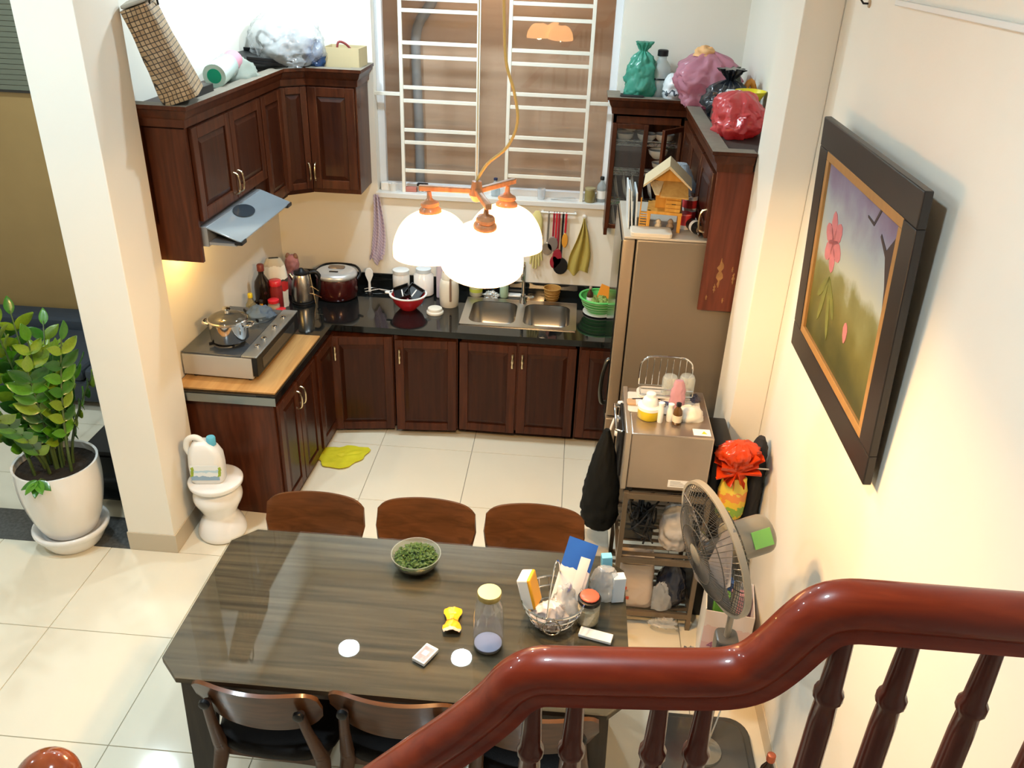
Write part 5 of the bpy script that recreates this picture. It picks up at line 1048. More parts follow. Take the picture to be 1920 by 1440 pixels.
# ------------------------------------------------------------------ on the left wall cabinets
TL = 2.236
def woven_mat():
    m, nt, b = nodes('woven_rattan'); L = nt.links; tc = nt.nodes.new('ShaderNodeTexCoord')
    br = nt.nodes.new('ShaderNodeTexBrick'); br.offset = .0; br.inputs['Scale'].default_value = 1; br.inputs['Brick Width'].default_value = .02; br.inputs['Row Height'].default_value = .02; br.inputs['Mortar Size'].default_value = .0019
    br.inputs['Color1'].default_value = (.42, .29, .16, 1); br.inputs['Color2'].default_value = (.27, .165, .075, 1); br.inputs['Mortar'].default_value = (.03, .018, .01, 1)
    sx = nt.nodes.new('ShaderNodeSeparateXYZ'); cb = nt.nodes.new('ShaderNodeCombineXYZ'); ad = nt.nodes.new('ShaderNodeMath'); ad.operation = 'ADD'
    L.new(tc.outputs['Object'], sx.inputs[0]); L.new(sx.outputs[0], ad.inputs[0]); L.new(sx.outputs[1], ad.inputs[1]); L.new(ad.outputs[0], cb.inputs[0]); L.new(sx.outputs[2], cb.inputs[1])
    L.new(cb.outputs[0], br.inputs['Vector']); L.new(br.outputs['Color'], b.inputs['Base Color'])
    bp = nt.nodes.new('ShaderNodeBump'); bp.inputs['Strength'].default_value = .5; bp.inputs['Distance'].default_value = .003; L.new(br.outputs['Fac'], bp.inputs['Height']); bp.invert = True; L.new(bp.outputs[0], b.inputs['Normal']); sv(b, Roughness=.6); return m
wv = thing('woven_bag', 'brown woven basket bag leaning on top of the left wall cabinet', 'bag', (-1.27, -.71, TL+.035), 0, None, (R(4), R(-19), R(14)))
def bagf(hx0, hx1, hy0, hy1, h):
    b = MB(); secs = []
    for j in range(9):
        t = j/8; hx = hx0+(hx1-hx0)*t; hy = (hy0+(hy1-hy0)*t)*(1+.10*math.sin(t*7))
        secs.append([(x*(1+.06*noise.noise(Vector((x*9, y*9, t*4)))), y*(1+.08*noise.noise(Vector((y*9, x*9, t*5)))), h*t) for x, y in rrect(hx*2, hy*2, min(hx, hy)*.45, 4)])
    n = len(secs[0]); b.add([v for s_ in secs for v in s_], [tuple(range(n))[::-1], tuple((len(secs)-1)*n+i for i in range(n))]+[(i+n*j, (i+1)%n+n*j, (i+1)%n+n*(j+1), i+n*(j+1)) for j in range(len(secs)-1) for i in range(n)]); return b
obj('body', bagf(.082, .062, .118, .10, .41), woven_mat(), wv, smooth=50)
obj('cloth_lining', MB().prism(rrect(.112, .19, .03, 4), .415, .43), mat('grey_lining', (.36, .33, .27), .8), wv, bevel=.006)
obj('handle', MB().tube(smooth_prof([(.06, -.06, .40), (.085, -.05, .44), (.09, .0, .43), (.07, .05, .38)], 4), .005, 6), M_BLACK, wv)
tag(obj('dark_tin', MB().box(-.08, .09, -.10, .10, 0, .05), M_BLACK, None, (-1.345, -.50, TL), bevel=.004), 'black flat tin behind the woven bag on the cabinet', 'tin')
bt = thing('plastic_bottle', 'clear plastic jar with green bottom and pink cap lying on the left cabinet', 'bottle', (-1.30, -.27, TL+.062), 0, None, (R(-84), 0, R(4)))
lobj('body', [(.058, 0), (.06, .01), (.06, .22), (.05, .24)], glass('frosted_plastic', (.72, .86, .80), .15, .1, .35), bt, 28); lobj('green_base', [(0, -.002), (.036, -.002), (.036, .006), (0, .006)], mat('emerald_plastic', (.02, .42, .26), .3), bt, cap=False); lobj('cap', [(.052, .235), (.054, .33), (.048, .335), (0, .335)], mat('rose_plastic', (.50, .22, .28), .35), bt, 28)
tag(obj('grey_bundle', crum(.11, .14, .11, 9, .18), mat('grey_green_cloth', (.22, .24, .20), .8), None, (-1.33, .10, TL), smooth=60), 'grey-green cloth bundle behind the clear jar on the cabinet', 'bundle')
tag(obj('dark_tray', MB().box(-.19, .19, -.14, .14, -.006, .012).box(-.19, .19, -.14, -.13, .012, .03).box(-.19, .19, .13, .14, .012, .03), M_BLACK, None, (-1.29, .54, TL+.045), (R(6), R(8), R(40)), bevel=.003), 'dark flat tray under the plastic-wrapped pot on the corner cabinet', 'tray')
wp = thing('wrapped_appliance', 'silver pot wrapped in clear plastic on the corner cabinet', 'appliance', (-1.205, .60, TL+.075), R(-30))
obj('pot', MB().lathe(smooth_prof([(.10, 0), (.13, .03), (.14, .09), (.12, .15), (.05, .175), (0, .178)], 3), 28), mat('silver_enamel', (.62, .64, .68), .15, .6), wp, smooth=60); obj('loop_handle', MB().tube(smooth_prof([(-.05, -.12, .04), (-.07, -.155, .08), (-.02, -.16, .13), (.05, -.145, .09), (.06, -.12, .04)], 4), .009, 8), M_BLACK, wp)
obj('plastic_wrap', MB().sack(smooth_prof([(.14, -.05), (.19, .0), (.195, .07), (.17, .16), (.10, .22), (.03, .24)], 3), 11, .14, 36, 1.15, .95), M_FILM, wp, smooth=65)
tag(obj('clear_bag_end', crum(.06, .05, .05, 21, .4), M_FILM, None, (-1.145, .52, 2.25), smooth=65), 'clear plastic bag end hanging over the cornice', 'bag')
tag(obj('blue_bag', MB().sack(smooth_prof([(.05, 0), (.065, .04), (.06, .10), (.035, .16)], 3), 4, .2, 24), film('royal_blue_bag', (.02, .07, .20), .15), None, (-1.045, .63, TL), smooth=65), 'blue plastic bag on the cabinet beside the cardboard box', 'bag')
cb_ = thing('cardboard_box', 'pale cardboard box on the wall cabinet left of the window', 'box', (-.875, .69, TL), R(-3)); M_CARD = mat('pale_cardboard', (.52, .42, .24), .8)
obj('carton', MB().box(-.11, .11, -.08, .08, 0, .004).box(-.11, .11, -.08, -.076, 0, .12).box(-.11, .11, .076, .08, 0, .12).box(-.11, -.106, -.08, .08, 0, .12).box(.106, .11, -.08, .08, 0, .12), M_CARD, cb_, smooth=0)
tag(obj('red_strap', MB().tube(smooth_prof([(-.915, .65, TL+.08), (-.905, .65, TL+.145), (-.865, .67, TL+.135), (-.83, .69, TL+.09)], 4), .007, 8), mat('maroon_strap', (.22, .03, .03), .6)), 'dark red strap sticking out of the cardboard box', 'strap')

# ------------------------------------------------------------------ on the right wall cabinets
TR = 2.143
tag(obj('green_bag', MB().sack(smooth_prof([(.08, 0), (.098, .04), (.092, .12), (.08, .18), (.055, .23), (.026, .255), (.022, .265), (.045, .30), (.05, .31)], 3), 14, .20, 30, .95, .8, 5, (0,0,0), .35), film('sea_green_bag', (.10, .46, .34), .45), None, (.90, .73, TR), smooth=65), 'sea-green plastic bag on the dish cabinet right of the window', 'bag')
bottle('water_bottle', 'clear big bottle with a black cap in the green bag', (1.015, .745, TR), .27, .06, glass('bottle_plastic', (.80, .86, .86), .06, .12, .6), M_BLACK, neck=.42)
tag(obj('bottle_band', MB().tube([(1.015+.062*math.cos(2*PI*k/24), .745+.062*math.sin(2*PI*k/24), TR+.11) for k in range(24)], .005, 6, True), M_BLACK), 'black band around the big clear bottle', 'band')
tag(obj('printed_bag', MB().sack(smooth_prof([(.05, 0), (.06, .05), (.05, .12), (.03, .15)], 3), 17, .16, 22), ramp_mat('printed_film', ((0, (.62, .66, .68)), (.3, (.55, .6, .63)), (.5, (.06, .08, .1)), (.58, (.66, .7, .72))), 2, 6, wob=.5, rough=.25), None, (1.09, .66, TR), smooth=65), 'clear bag with black print between the bottle and the pink bag', 'bag')
tag(obj('black_mat', MB().prism(rrect(.14, .05, .015, 3), 0, .008), M_RUBBER, None, (.85, .625, 2.158), bevel=.002), 'small black mat at the cornice below the green bag', 'mat')
tag(obj('pink_bag', MB().sack(smooth_prof([(.11, 0), (.165, .06), (.175, .14), (.15, .22), (.09, .27), (.03, .295), (.02, .30)], 3), 20, .26, 34, 1.0, .9, 3.4, (0,0,0), .3), film('pink_film', (.74, .36, .46), .5), None, (1.255, .50, TR), smooth=65), 'big translucent pink bag on the right wall cabinet', 'bag')
tag(obj('orange_parcel', crum(.06, .05, .05, 6, .2), mat('peach_parcel', (.75, .42, .18), .6), None, (1.225, .50, TR+.272), smooth=50), 'peach-coloured parcel on top of the pink bag', 'parcel')
tag(obj('black_bag', MB().sack(smooth_prof([(.08, 0), (.12, .05), (.115, .11), (.075, .165), (.025, .19), (.022, .20), (.05, .235), (.062, .25)], 3), 23, .22, 30, 1, 1, 5, (0,0,0), .4), film('black_film', (.012, .016, .024), .0), None, (1.335, .19, TR), smooth=65), 'shiny black plastic bag between the pink and the red bag', 'bag')
t = thing('white_carton_edge', 'small white carton between the black and the red bag', 'carton', (1.335, .035, TR+.14)); obj('carton', MB().box(-.035, .035, -.015, .015, 0, .025), M_PAPER, t, bevel=.003)
tag(obj('box_under_red_bag', MB().box(-.10, .10, -.09, .10, 0, .10), mat('dark_carton', (.10, .04, .03), .6), None, (1.345, .03, TR), bevel=.004), 'dark carton under the red bag on the right cabinet', 'carton')
tag(obj('red_bag', MB().sack(smooth_prof([(.10, 0), (.13, .05), (.132, .11), (.10, .17), (.045, .20), (.02, .205)], 3), 29, .30, 34, .9, 1.2, 3.2, (0,0,0), .3), film('coral_red_film', (.78, .11, .12), .4), None, (1.315, -.28, TR), smooth=65), 'shiny red plastic bag at the near end of the right cabinet', 'bag')
og = thing('orange_holder', 'orange plastic rack behind the black bag on the right cabinet', 'rack', (1.445, .20, TR)); M_OR = mat('bright_orange', (.75, .28, .03), .4)
obj('arch', MB().tube(smooth_prof([(-.035, 0, .0), (-.03, 0, .12), (0, 0, .19), (.03, 0, .12), (.035, 0, 0)], 4), .016, 8), M_OR, og, smooth=60); obj('cup', MB().lathe([(.03, 0), (.04, .16), (.037, .16), (.028, .01)], 18, (-.05, .07, 0)), mat('yellow_wire', (.6, .45, .1), .4), og)
tag(obj('yellow_bowl', MB().lathe([(.03, 0), (.04, .004), (.075, .06), (.08, .07), (.076, .07), (.038, .01), (0, .01)], 28, cap=False), mat('lemon_plastic', (.78, .66, .02), .35), None, (1.415, .0, TR+.10)), 'yellow bowl at the wall beside the red bag', 'bowl')
tag(obj('dark_bottle_top', MB().lathe([(.028, 0), (.03, .15), (.012, .20), (.012, .24)], 16), mat('olive_dark', (.05, .05, .03), .3), None, (1.40, .36, TR)), 'dark bottle standing behind the orange rack', 'bottle')

# ------------------------------------------------------------------ on the oven
dk_ = thing('dish_drainer', 'small chrome wire drainer with white tray on the oven', 'dish rack', (1.03, -1.10, OZ))
obj('drip_tray', MB().prism(rrect(.26, .12, .03, 4), 0, .012).prism(rrect(.25, .11, .03, 4), .012, .02), mat('cream_drip_tray', (.62, .56, .48), .4), dk_, bevel=.003)
loop = [(x, .05, .03+y) for x, y in ((-.12, 0), (-.12, .10), (-.10, .135), (-.06, .15), (.06, .15), (.10, .135), (.12, .10), (.12, 0))]
obj('back_loop', MB().tube(smooth_prof(loop, 3), .004, 8), M_CHROME, dk_)
for x in (-.09, -.06, -.03, .0, .03, .06, .09): obj('upright', MB().tube([(x, .05, .03), (x, .05, .17)], .0018, 6), M_CHROME, dk_)
obj('base_wire', MB().tube([(-.12, .05, .03), (.12, .05, .03), (.12, -.05, .03), (-.12, -.05, .03)], .003, 6, True).tube([(-.12, -.05, .03), (-.12, -.05, .06), (.12, -.05, .06), (.12, -.05, .03)], .003, 6), M_CHROME, dk_)
gm = mesh('glass', MB().lathe([(.036, 0), (.037, .07), (.03, .085), (.0, .086), (0, .083), (.028, .08), (.034, .068), (.033, 0), (.036, 0)], 24, cap=False), glass('drinking_glass', (.86, .88, .84), .03, .16, .72), smooth=60)
for k, (x, y) in enumerate(((1.045, -1.115), (1.125, -1.10))): tag(obj('drinking_glass', gm, None, None, (x, y, OZ+.03)), 'upturned clear glass drying in the '+('middle' if k == 0 else 'right')+' of the wire drainer', 'glass', 'glasses in the drainer')
tag(obj('white_board', MB().prism(rrect(.33, .19, .012, 3), 0, .006), mat('offwhite_board', (.60, .55, .48), .5), None, (1.02, -1.185, OZ), (0, 0, R(-2)), bevel=.002), 'thin off-white board lying across the oven top', 'board')
for k, (x, y, a, ln, c) in enumerate(((.95, -1.165, 12, .16, (.02, .02, .025)), (1.0, -1.19, -5, .14, (.10, .06, .05)), (.96, -1.215, 3, .13, (.25, .20, .22)), (1.06, -1.20, -20, .12, (.06, .06, .12)))):
    t = thing('cutlery', ['black tongs lying rearmost on the oven board', 'brown-handled tool lying across the oven board', 'grey tool lying frontmost on the oven board', 'navy tool lying towards the pink bag on the oven board'][k], 'utensil', (x, y, OZ+.0065), R(a), 'tools lying on the oven board')
    obj('handle', MB().box(-ln/2, .0, -.008, .008, 0, .012), mat('tool_%d' % k, c, .4), t, bevel=.003); obj('tip', MB().box(0, ln/2, -.006, .006, .002, .008), M_STEEL if k else M_BLACK, t, bevel=.002)
tag(obj('printed_pouch', MB().prism(rrect(.09, .05, .01, 3), 0, .012), ramp_mat('pouch_print', ((0, (.45, .28, .15)), (.45, (.62, .58, .6)), (.7, (.3, .25, .35))), 0, 10, lo=-.05), None, (.895, -1.20, OZ+.0065), bevel=.004), 'brown and white printed pouch on the left of the oven board', 'pouch')
tu = thing('yellow_tub', 'yellow tub with a white lid on the oven', 'tub', (.943, -1.305, OZ)); lobj('body', [(.046, 0), (.05, .004), (.052, .05)], M_YELLOW, tu, 28); lobj('lid', [(.054, .048), (.054, .062), (.048, .066), (0, .066)], M_WHITE, tu, 28)
obj('funnel_cap', MB().lathe(smooth_prof([(.034, 0), (.036, .012), (.03, .03), (.022, .04), (.02, .055), (0, .057)], 3), 24), M_WHITE, tu, (0, 0, .066))
bottle('cream_tube', 'slim white tube standing in front of the yellow tub', (.99, -1.345, OZ), .10, .013, M_WHITE, M_PAPER, neck=.8, cat='tube')
bottle('white_bottle', 'small white bottle beside the amber dropper bottle', (1.035, -1.325, OZ), .085, .018, M_WHITE, M_WHITE, neck=.6)
bottle('dropper_bottle', 'amber dropper bottle with cream label on the oven', (1.063, -1.35, OZ), .105, .021, mat('amber_glass', (.10, .045, .01), .08), M_BLACK, lab=mat('cream_label', (.68, .60, .45), .5), neck=.45)
tag(obj('pink_sachet', MB().sack(smooth_prof([(.028, 0), (.034, .04), (.03, .10), (.018, .15)], 3), 31, .16, 20, 1.0, .6), film('blush_film', (.66, .36, .42), .3), None, (1.07, -1.235, OZ+.0065), smooth=65), 'pink plastic sachet behind the dropper bottle', 'sachet')
tag(obj('white_pouch', crum(.065, .05, .055, 33, .12), mat('soft_white_pouch', (.70, .66, .58), .6), None, (1.125, -1.285, OZ), smooth=60), 'soft white pouch right of the dropper bottle', 'pouch')
tag(obj('dark_object', crum(.025, .03, .03, 35, .3), mat('dark_purple', (.05, .04, .06), .5), None, (1.165, -1.13, OZ), smooth=60), 'small dark lump at the back right of the oven top', 'clip')

# ------------------------------------------------------------------ rack contents and the corner by the right wall
tag(obj('black_apron', MB().sack(smooth_prof([(.012, .53), (.04, .44), (.07, .30), (.088, .15), (.088, .04), (.065, .0)][::-1], 3), 37, .10, 26, 1.0, 1.15), mat('black_fabric', (.006, .007, .007), .8, Specular_IOR_Level=.15, bump=.6, bscale=14), None, (.772, -1.22, .43), smooth=50), 'black cloth bag hanging on the left side of the oven rack', 'bag')
bh = thing('bag_hook', 'white hook from which the black bag hangs on the oven', 'hook', (.818, -1.21, .985)); obj('hook', MB().tube(smooth_prof([(.012, 0, .03), (-.01, 0, .04), (-.022, 0, .01), (-.03, 0, -.03)], 4), .006, 8), M_WHITE, bh)
bx = thing('paper_box', 'beige box standing on the floor under the black bag', 'box', (.765, -1.18, 0)); obj('carton', MB().box(-.075, .075, -.12, .12, 0, .26), mat('marbled_beige', (.42, .36, .27), .7, noise_amt=.25, nscale=12), bx, bevel=.004); obj('white_flap', MB().box(-.075, .075, -.125, -.121, .02, .16), M_PAPER, bx)
random.seed(3)
def tangle(n, c, sx, sy, sz, r):
    b = MB(); 
    for k in range(n):
        pts = [(c[0]+random.uniform(-sx, sx), c[1]+random.uniform(-sy, sy), c[2]+random.uniform(0, sz)) for _ in range(6)]; b.tube(smooth_prof(pts, 5), r, 6)
    return b
tag(obj('cable_tangle', tangle(11, (.965, -1.30, .432), .08, .12, .20, .005), M_RUBBER, smooth=60), 'tangle of black cables on the middle tier of the rack', 'cables')
tag(obj('adapter_box', MB().box(-.07, .07, -.09, .09, 0, .10), mat('dark_grey_case', (.05, .05, .045), .5), None, (.96, -1.24, .422), bevel=.008), 'dark grey device under the black cables', 'device')
tag(obj('white_bag', MB().sack(smooth_prof([(.075, 0), (.09, .06), (.085, .15), (.06, .21), (.04, .24)], 3), 41, .13, 28, .85, .9), film('white_film', (.66, .62, .58), .25), None, (1.135, -1.33, .422), smooth=65), 'white plastic bag on the middle tier of the rack', 'bag')
tag(obj('navy_bundle', crum(.05, .05, .04, 44, .3), mat('dark_navy', (.03, .04, .09), .5), None, (1.135, -1.26, .62), smooth=50), 'dark blue bundle on top of the white bag', 'bundle')
sbg = thing('shopping_bag', 'beige shopping bag with red print on the lowest rack tier', 'bag', (.965, -1.36, .102)); obj('bag', bagf(.096, .085, .085, .07, .25), film('beige_film', (.60, .48, .38), .1), sbg, smooth=40)
for z, xw in ((.05, .05), (.085, .03), (.11, .035)): obj('red_print', MB().box(-.085, -.075+xw, -.0885, -.0875, z, z+.018), mat('red_ink', (.6, .08, .03), .5), sbg, (0, -.004, 0))
tag(obj('navy_bag', MB().sack(smooth_prof([(.06, 0), (.078, .05), (.075, .13), (.05, .2), (.03, .23)], 3), 47, .15, 26, .9, .95), film('navy_film', (.02, .025, .045), .05), None, (1.145, -1.37, .102), smooth=65), 'dark navy plastic bag on the lowest rack tier', 'bag')
tag(obj('clear_film_bag', crum(.05, .04, .13, 49, .25), M_FILM, None, (1.10, -1.425, .11), smooth=65), 'clear plastic bag against the navy bag', 'bag')
tag(obj('sagging_film', crum(.06, .03, .03, 53, .5), M_FILM, None, (1.12, -1.48, .04), smooth=65), 'loose clear plastic sagging under the lowest rack tier', 'plastic')
# behind and right of the oven
bsn = thing('speaker_box', 'black ribbed appliance between the oven and the pier', 'appliance', (1.285, -1.24, 0)); obj('case', MB().box(-.04, .045, -.12, .14, .0, 1.0), M_BLACK, bsn, bevel=.012, seg=3)
for k in range(6): obj('rib', MB().box(-.046, -.040, -.11+k*.04, -.095+k*.04, .86, .98), M_RUBBER, bsn)
tag(obj('black_coat', MB().sack(smooth_prof([(.04, .0), (.06, .10), (.055, .30), (.045, .46), (.02, .52)], 3), 57, .14, 22, .75, 1.0), mat('black_cloth2', (.010, .010, .012), .8), None, (1.45, -1.33, .52), smooth=50), 'black jacket hanging on the right wall behind the fan', 'jacket')
ob_ = thing('orange_red_bag', 'bright orange-red plastic bag tied like a bow above the fan', 'bag', (1.345, -1.40, .905)); M_ORR = film('orange_red_film', (.80, .07, .01), .3)
for k, (a, ln, wd) in enumerate(((55, .13, .04), (95, .13, .035), (135, .12, .04), (165, .09, .04), (20, .10, .04), (-70, .07, .035), (-120, .06, .03))):
    c, s_ = math.cos(R(a)), math.sin(R(a))
    def pf_(u_, v_): r = ln*u_; q = (v_-.5)*2*wd*(.25+.75*u_); return (c*r-s_*q, -.025+.035*math.sin(v_*9+k)*u_-.02*u_*math.cos(k*2.2), s_*r+c*q+.010*math.sin(v_*14))
    obj('flap', MB().grid(pf_, 8, 12, .001), M_ORR, ob_, smooth=40)
obj('poof', MB().sack(smooth_prof([(.014, 0), (.05, .03), (.085, .08), (.075, .13), (.03, .15)], 3), 91, .30, 30, 1.0, .6, 6, (0, -.01, 0)), M_ORR, ob_, smooth=65)
obj('knot', MB().lathe([(0, -.02), (.02, -.012), (.022, .0), (.012, .018), (0, .02)], 14, cap=False), M_ORR, ob_, smooth=60)
nb = thing('snack_bag', 'yellow and orange snack bag under the orange-red bow', 'snack bag', (1.35, -1.395, .645)); obj('bag', MB().sack([(.05, 0), (.062, .03), (.064, .15), (.055, .20), (.05, .22)], 59, .07, 24, 1.0, .55), ramp_mat('snack_print', ((0, (.75, .50, .02)), (.3, (.25, .42, .05)), (.45, (.78, .52, .04)), (.62, (.78, .28, .06)), (.8, (.80, .60, .08))), 2, 4.3, wob=.35, rough=.3), nb, smooth=40)
nh = thing('snack_hook', 'thin hook rail that carries the bags on the right wall', 'hook', (1.39, -1.40, .92)); obj('rail', MB().cyl((.0, 0, .0), (.099, 0, 0.0), .004), M_STEEL, nh)
cx_ = thing('carton', 'white and pink product carton with a teal base leaning by the right wall', 'carton', (1.372, -1.60, 0), R(-8))
M_PKC = ramp_mat('pink_carton_print', ((0, (.05, .30, .26)), (.17, (.62, .32, .33)), (.30, (.66, .42, .43)), (.55, (.70, .52, .52)), (.8, (.74, .66, .65))), 2, 2.7, wob=.12)
obj('carton_front', MB().box(-.10, .105, -.13, -.126, .0, .36), M_PKC, cx_); obj('carton_side', MB().box(-.105, -.10, -.13, .10, 0, .37), M_PAPER, cx_); obj('carton_side', MB().box(.105, .11, -.13, .10, 0, .36), M_PKC, cx_); obj('carton_back', MB().box(-.10, .105, .096, .10, 0, .36), M_PAPER, cx_); obj('carton_floor', MB().box(-.10, .105, -.126, .096, 0, .004), M_CARD, cx_)
o = obj('printed_number', text_mesh('45', .06), None, cx_, (-.045, -.1308, .16), (R(90), 0, 0)); o.data.materials.clear(); o.data.materials.append(mat('mauve_ink', (.35, .12, .25), .5))
for k, (x, y, c, lb) in enumerate(((-.04, -.04, (.12, .35, .06), 'green packet standing in the white and pink carton'), (.035, -.03, (.70, .35, .40), 'pink packet standing in the white and pink carton'), (0, .05, (.05, .12, .35), 'blue packet standing at the back of the white and pink carton'))):
    tag(obj('packet', MB().box(-.034, .034, -.022, .022, 0, .40), mat('packet_%d' % k, c, .4, noise_amt=.3, nscale=25), None, (1.372+x, -1.60+y, .005), (0, 0, R(-8)), bevel=.006), lb, 'packet', 'packets in the carton')
cpb = thing('clear_floor_bag', 'clear plastic bag with a red packet on the floor by the carton', 'bag', (1.235, -1.76, 0)); obj('film', crum(.09, .11, .13, 61, .25), M_FILM, cpb, smooth=65); obj('red_packet', MB().box(-.03, .03, -.02, .02, 0, .07), M_RED, cpb, (.01, .03, 0), bevel=.006)
bottle('beer_bottle', 'brown beer bottle standing by the right wall near the fan', (1.438, -2.36, 0), .25, .032, mat('beer_brown', (.02, .008, .004), .08), mat('crown_cap', (.45, .12, .06), .4, .5), neck=.42)

# ------------------------------------------------------------------ on the dining table
gb = thing('glass_bowl', 'clear glass bowl of chopped herbs at the far edge of the table', 'bowl', (.02, -2.045, TZ))
lobj('body', [(.055, 0), (.06, .004), (.088, .035), (.098, .068), (.094, .068), (.084, .037), (.056, .008), (0, .008)], glass('bowl_glass', (.88, .94, .90), .02, .14, .85), gb, 36, cap=False)
hb = MB(); rr = random.Random(5)
for k in range(520):
    a, r = rr.uniform(0, 2*PI), .084*math.sqrt(rr.random()); z = .044+.026*(1-(r/.09)**2)+rr.uniform(-.004, .006); q = rr.uniform(0, PI); s_ = rr.uniform(.004, .009); tz = rr.uniform(-.005, .005)
    x, y = r*math.cos(a), r*math.sin(a); dx, dy = s_*math.cos(q), s_*math.sin(q)
    hb.add([(x-dx, y-dy, z), (x+dy*.6, y-dx*.6, z+tz), (x+dx, y+dy, z+.002), (x-dy*.6, y+dx*.6, z-tz)], [(0, 1, 2, 3)])
o = obj('chopped_herbs', hb, mat('herb_green', (.035, .085, .010), .6, noise_amt=.6, nscale=90), gb, smooth=0, fixn=False); o['kind'] = 'stuff'
lobj('herb_bed', [(.05, .009), (.072, .025), (.084, .042), (0, .06)], mat('herb_dark', (.025, .06, .008), .8), gb, 28)
yp = thing('snack_wrapper', 'torn yellow snack wrapper on the table', 'wrapper', (.205, -2.335, TZ), R(5))
def wr_(u_, v_): x = (u_-.5); y = (v_-.5); return (x*.055*(1+.25*math.sin(v_*9)), y*.12, .008+.018*math.cos(x*2.6)*(1-.3*v_)+.007*noise.noise(Vector((x*6, y*14, 3))))
obj('foil', MB().grid(wr_, 12, 16, .0015), ramp_mat('wrapper_print', ((0, (.62, .48, .38)), (.22, (.78, .42, .02)), (.52, (.30, .12, .02)), (.57, (.80, .46, .02))), 1, 8, wob=.2, lo=-.06, rough=.3), yp, smooth=50)
wbt = thing('glass_bottle', 'tall clear glass bottle with a gold lid on the table', 'bottle', (.345, -2.43, TZ))
lobj('body', [(.036, 0), (.048, .003), (.053, .02), (.053, .13), (.046, .19), (.036, .215), (.036, .235)], glass('bottle_clear', (.95, .97, .98), .03, .16, .90), wbt, 32, cap=False); lobj('lid', [(.04, .225), (.042, .243), (.04, .247), (0, .247)], mat('gold_lid', (.50, .42, .16), .35, .7), wbt, 28); lobj('base_disc', [(0, .0125), (.049, .0125), (.049, .016), (0, .016)], mat('blue_base', (.22, .24, .42), .3), wbt, 28, cap=False)
mt = thing('matchbox', 'small grey and white box lying near the front edge of the table', 'box', (.135, -2.505, TZ), R(62)); obj('carton', MB().box(-.042, .042, -.026, .026, 0, .014), M_PAPER, mt, bevel=.002); obj('print', MB().box(-.036, .03, -.02, .02, .0138, .0146), mat('grey_print', (.33, .30, .36), .5, noise_amt=.5, nscale=60), mt); obj('print_face', MB().box(-.01, .012, -.010, .010, .0146, .0152), M_PAPER, mt)
# wire basket and contents
wk = thing('wire_basket', 'chrome wire basket at the right end of the table', 'basket', (.565, -2.28, TZ))
for r, z in ((.065, .006), (.085, .03), (.105, .075), (.115, .11)): obj('ring', MB().tube([(r*math.cos(2*PI*k/36), r*math.sin(2*PI*k/36), z) for k in range(36)], .0032 if z < .1 else .0045, 6, True), M_CHROME, wk)
for k in range(18):
    a = 2*PI*k/18; c, s_ = math.cos(a), math.sin(a); obj('rib', MB().tube([(r*c, r*s_, z) for r, z in ((.03, .004), (.065, .006), (.085, .03), (.105, .075), (.115, .11))], .0018, 5), M_CHROME, wk)
obj('carry_handle', MB().tube(smooth_prof([(-.02, -.112, .11), (-.012, -.06, .22), (0, 0, .27), (.012, .06, .22), (.02, .112, .11)], 5), .003, 6), M_CHROME, wk)
obj('handle_loop', MB().tube([(.032*math.cos(2*PI*k/20), -.119, .075+.032*math.sin(2*PI*k/20)) for k in range(20)], .0025, 5, True), M_CHROME, wk)
oc = thing('medicine_carton', 'white and orange carton leaning left in the wire basket', 'carton', (.492, -2.285, TZ+.075), 0, None, (R(-4), R(-16), R(-12)))
obj('carton', MB().box(-.026, .026, -.038, .038, 0, .125), ramp_mat('orange_white', ((0, (.78, .78, .74)), (.40, (.80, .38, .02))), 0, 10, lo=-.026), oc, bevel=.006)
bp_ = thing('blue_packet', 'blue and white packet standing in the wire basket', 'packet', (.602, -2.245, TZ+.02), 0, None, (R(-24), R(8), R(-14)))
def pk(u_, v_): x = (u_-.5)*2; return (x*.055, -.014*(1-x*x)*math.sin(PI*min(1, v_*1.05))**.5-.002, v_*.275)
def pk2(u_, v_): x, y, z = pk(u_, v_); return (x, -y, z)
def packet_mat():
    m, nt, b = nodes('blue_white_packet'); L = nt.links; tc = nt.nodes.new('ShaderNodeTexCoord'); sp = nt.nodes.new('ShaderNodeSeparateXYZ'); L.new(tc.outputs['Object'], sp.inputs[0])
    n = nt.nodes.new('ShaderNodeTexNoise'); n.inputs['Scale'].default_value = 18; L.new(tc.outputs['Object'], n.inputs['Vector'])
    a = nt.nodes.new('ShaderNodeMath'); a.operation = 'MULTIPLY_ADD'; a.inputs[1].default_value = .10; L.new(n.outputs['Fac'], a.inputs[0]); L.new(sp.outputs[2], a.inputs[2])
    rp = nt.nodes.new('ShaderNodeValToRGB'); rp.color_ramp.interpolation = 'CONSTANT'; e = rp.color_ramp.elements; e[0].color = (.74, .72, .72, 1); e[1].position = .215; e[1].color = (.02, .10, .45, 1); L.new(a.outputs[0], rp.inputs[0]); L.new(rp.outputs[0], b.inputs['Base Color']); sv(b, Roughness=.25); return m
obj('pouch', MB().grid(pk, 10, 14).grid(pk2, 10, 14), packet_mat(), bp_, smooth=50)
obj('white_panel', MB().grid(lambda u_, v_: (.008+u_*.036, pk(.5+.07+u_*.33, .2+v_*.6)[1]-.0012, (.2+v_*.6)*.275), 4, 8, .0005), M_PAPER, bp_, smooth=50)
obj('blue_mark', MB().prism_y([(-.004, .075), (.006, .085), (.006, .11), (-.002, .105)], -.0185, -.0165), mat('print_blue', (.02, .10, .45), .3), bp_)
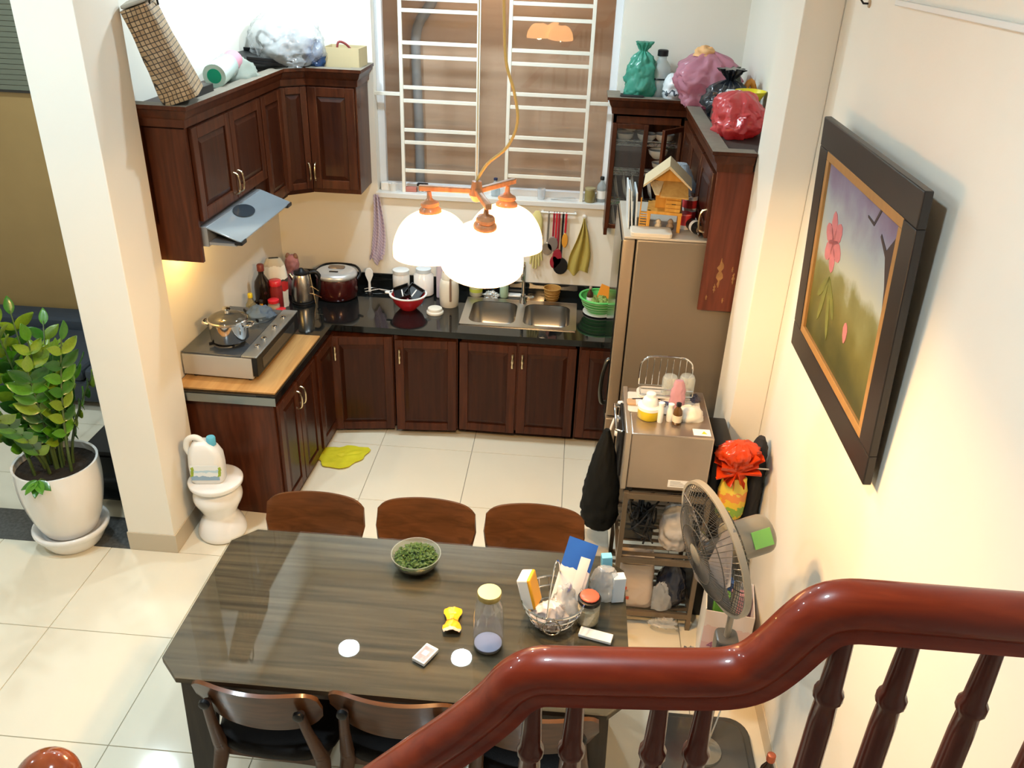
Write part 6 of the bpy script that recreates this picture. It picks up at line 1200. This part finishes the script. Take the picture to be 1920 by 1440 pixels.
tag(obj('white_pouch_bag', MB().sack(smooth_prof([(.045, 0), (.062, .03), (.055, .07), (.03, .10)], 3), 67, .25, 26, 1.0, .7), film('white_paper_bag', (.72, .66, .66), .2), None, (.555, -2.32, TZ+.012), smooth=40), 'crumpled white bag at the front of the wire basket', 'bag')
tag(obj('clear_wrapper', crum(.05, .05, .11, 71, .3), M_FILM, None, (.605, -2.26, TZ+.02), smooth=65), 'clear wrapper behind the blue packet in the basket', 'wrapper')
jr = jar('rice_jar', 'glass jar of pale grains with a red lid on the table', (.695, -2.27, TZ), .115, .043, glass('jar_glass', (.90, .92, .88), .02, .12, .85), M_BLACK, mat('pale_grain', (.55, .46, .30), .8, noise_amt=.4, nscale=120), k=.92, fillh=.62)
tag(obj('red_sachet', MB().lathe(smooth_prof([(.032, 0), (.036, .006), (.03, .012), (.0, .014)], 3), 14), mat('coral_sachet', (.62, .12, .07), .35), None, (.695, -2.27, TZ+.115), smooth=40), 'round coral-red sachet on top of the jar of grains', 'sachet')
tag(obj('paper_slip', MB().box(-.06, .06, -.022, .022, 0, .012), mat('blue_white_card', (.72, .76, .80), .5), None, (.725, -2.345, TZ), (0, 0, R(-14)), bevel=.002), 'flat white carton lying in front of the jar of grains', 'carton')
M_LB = ramp_mat('light_blue_carton', ((0, (.62, .70, .78)), (.55, (.62, .70, .78)), (.56, (.16, .48, .70))), 2, 5)
tag(obj('blue_carton', MB().box(-.026, .026, -.02, .02, 0, .19), M_LB, None, (.672, -2.10, TZ), (R(-3), 0, R(-4)), bevel=.003), 'tall white carton with sky-blue top behind the wire basket', 'carton')
tag(obj('blue_carton', MB().box(-.02, .02, -.016, .016, 0, .16), M_LB, None, (.765, -2.08, TZ), (0, R(-3), R(8)), bevel=.003), 'pale blue carton inside the clear bag at the table end', 'carton')
tag(obj('blue_carton', MB().box(-.024, .024, -.02, .02, 0, .115), mat('pale_blue_card', (.55, .66, .80), .4), None, (.805, -2.14, TZ), (0, 0, R(12)), bevel=.003), 'short pale blue carton at the far right corner of the table', 'carton')
tag(obj('clear_pouch', MB().sack(smooth_prof([(.04, 0), (.052, .04), (.05, .10), (.03, .14)], 3), 73, .14, 22, 1.0, .7), M_FILM, None, (.755, -2.135, TZ), smooth=65), 'clear plastic pouch between the pale blue cartons', 'pouch')
# slatted blind over the ochre wall at the far left
bl_ = thing('roller_blind', 'grey-green slatted blind on the ochre wall at the far left', 'blind', (-3.2, .99, 1.95)); 
b = MB(); 
for k in range(44): b.box(-1.0, 1.0, -.012, -.003, .004+k*.033, .034+k*.033)
o = obj('slats', b, mat('grey_green_slat', (.17, .18, .13), .5), bl_, smooth=0); o['kind'] = 'stuff'; obj('bottom_bar', MB().box(-1.0, 1.0, -.016, 0, -.012, .003), mat('dark_bar', (.03, .025, .02), .5), bl_)
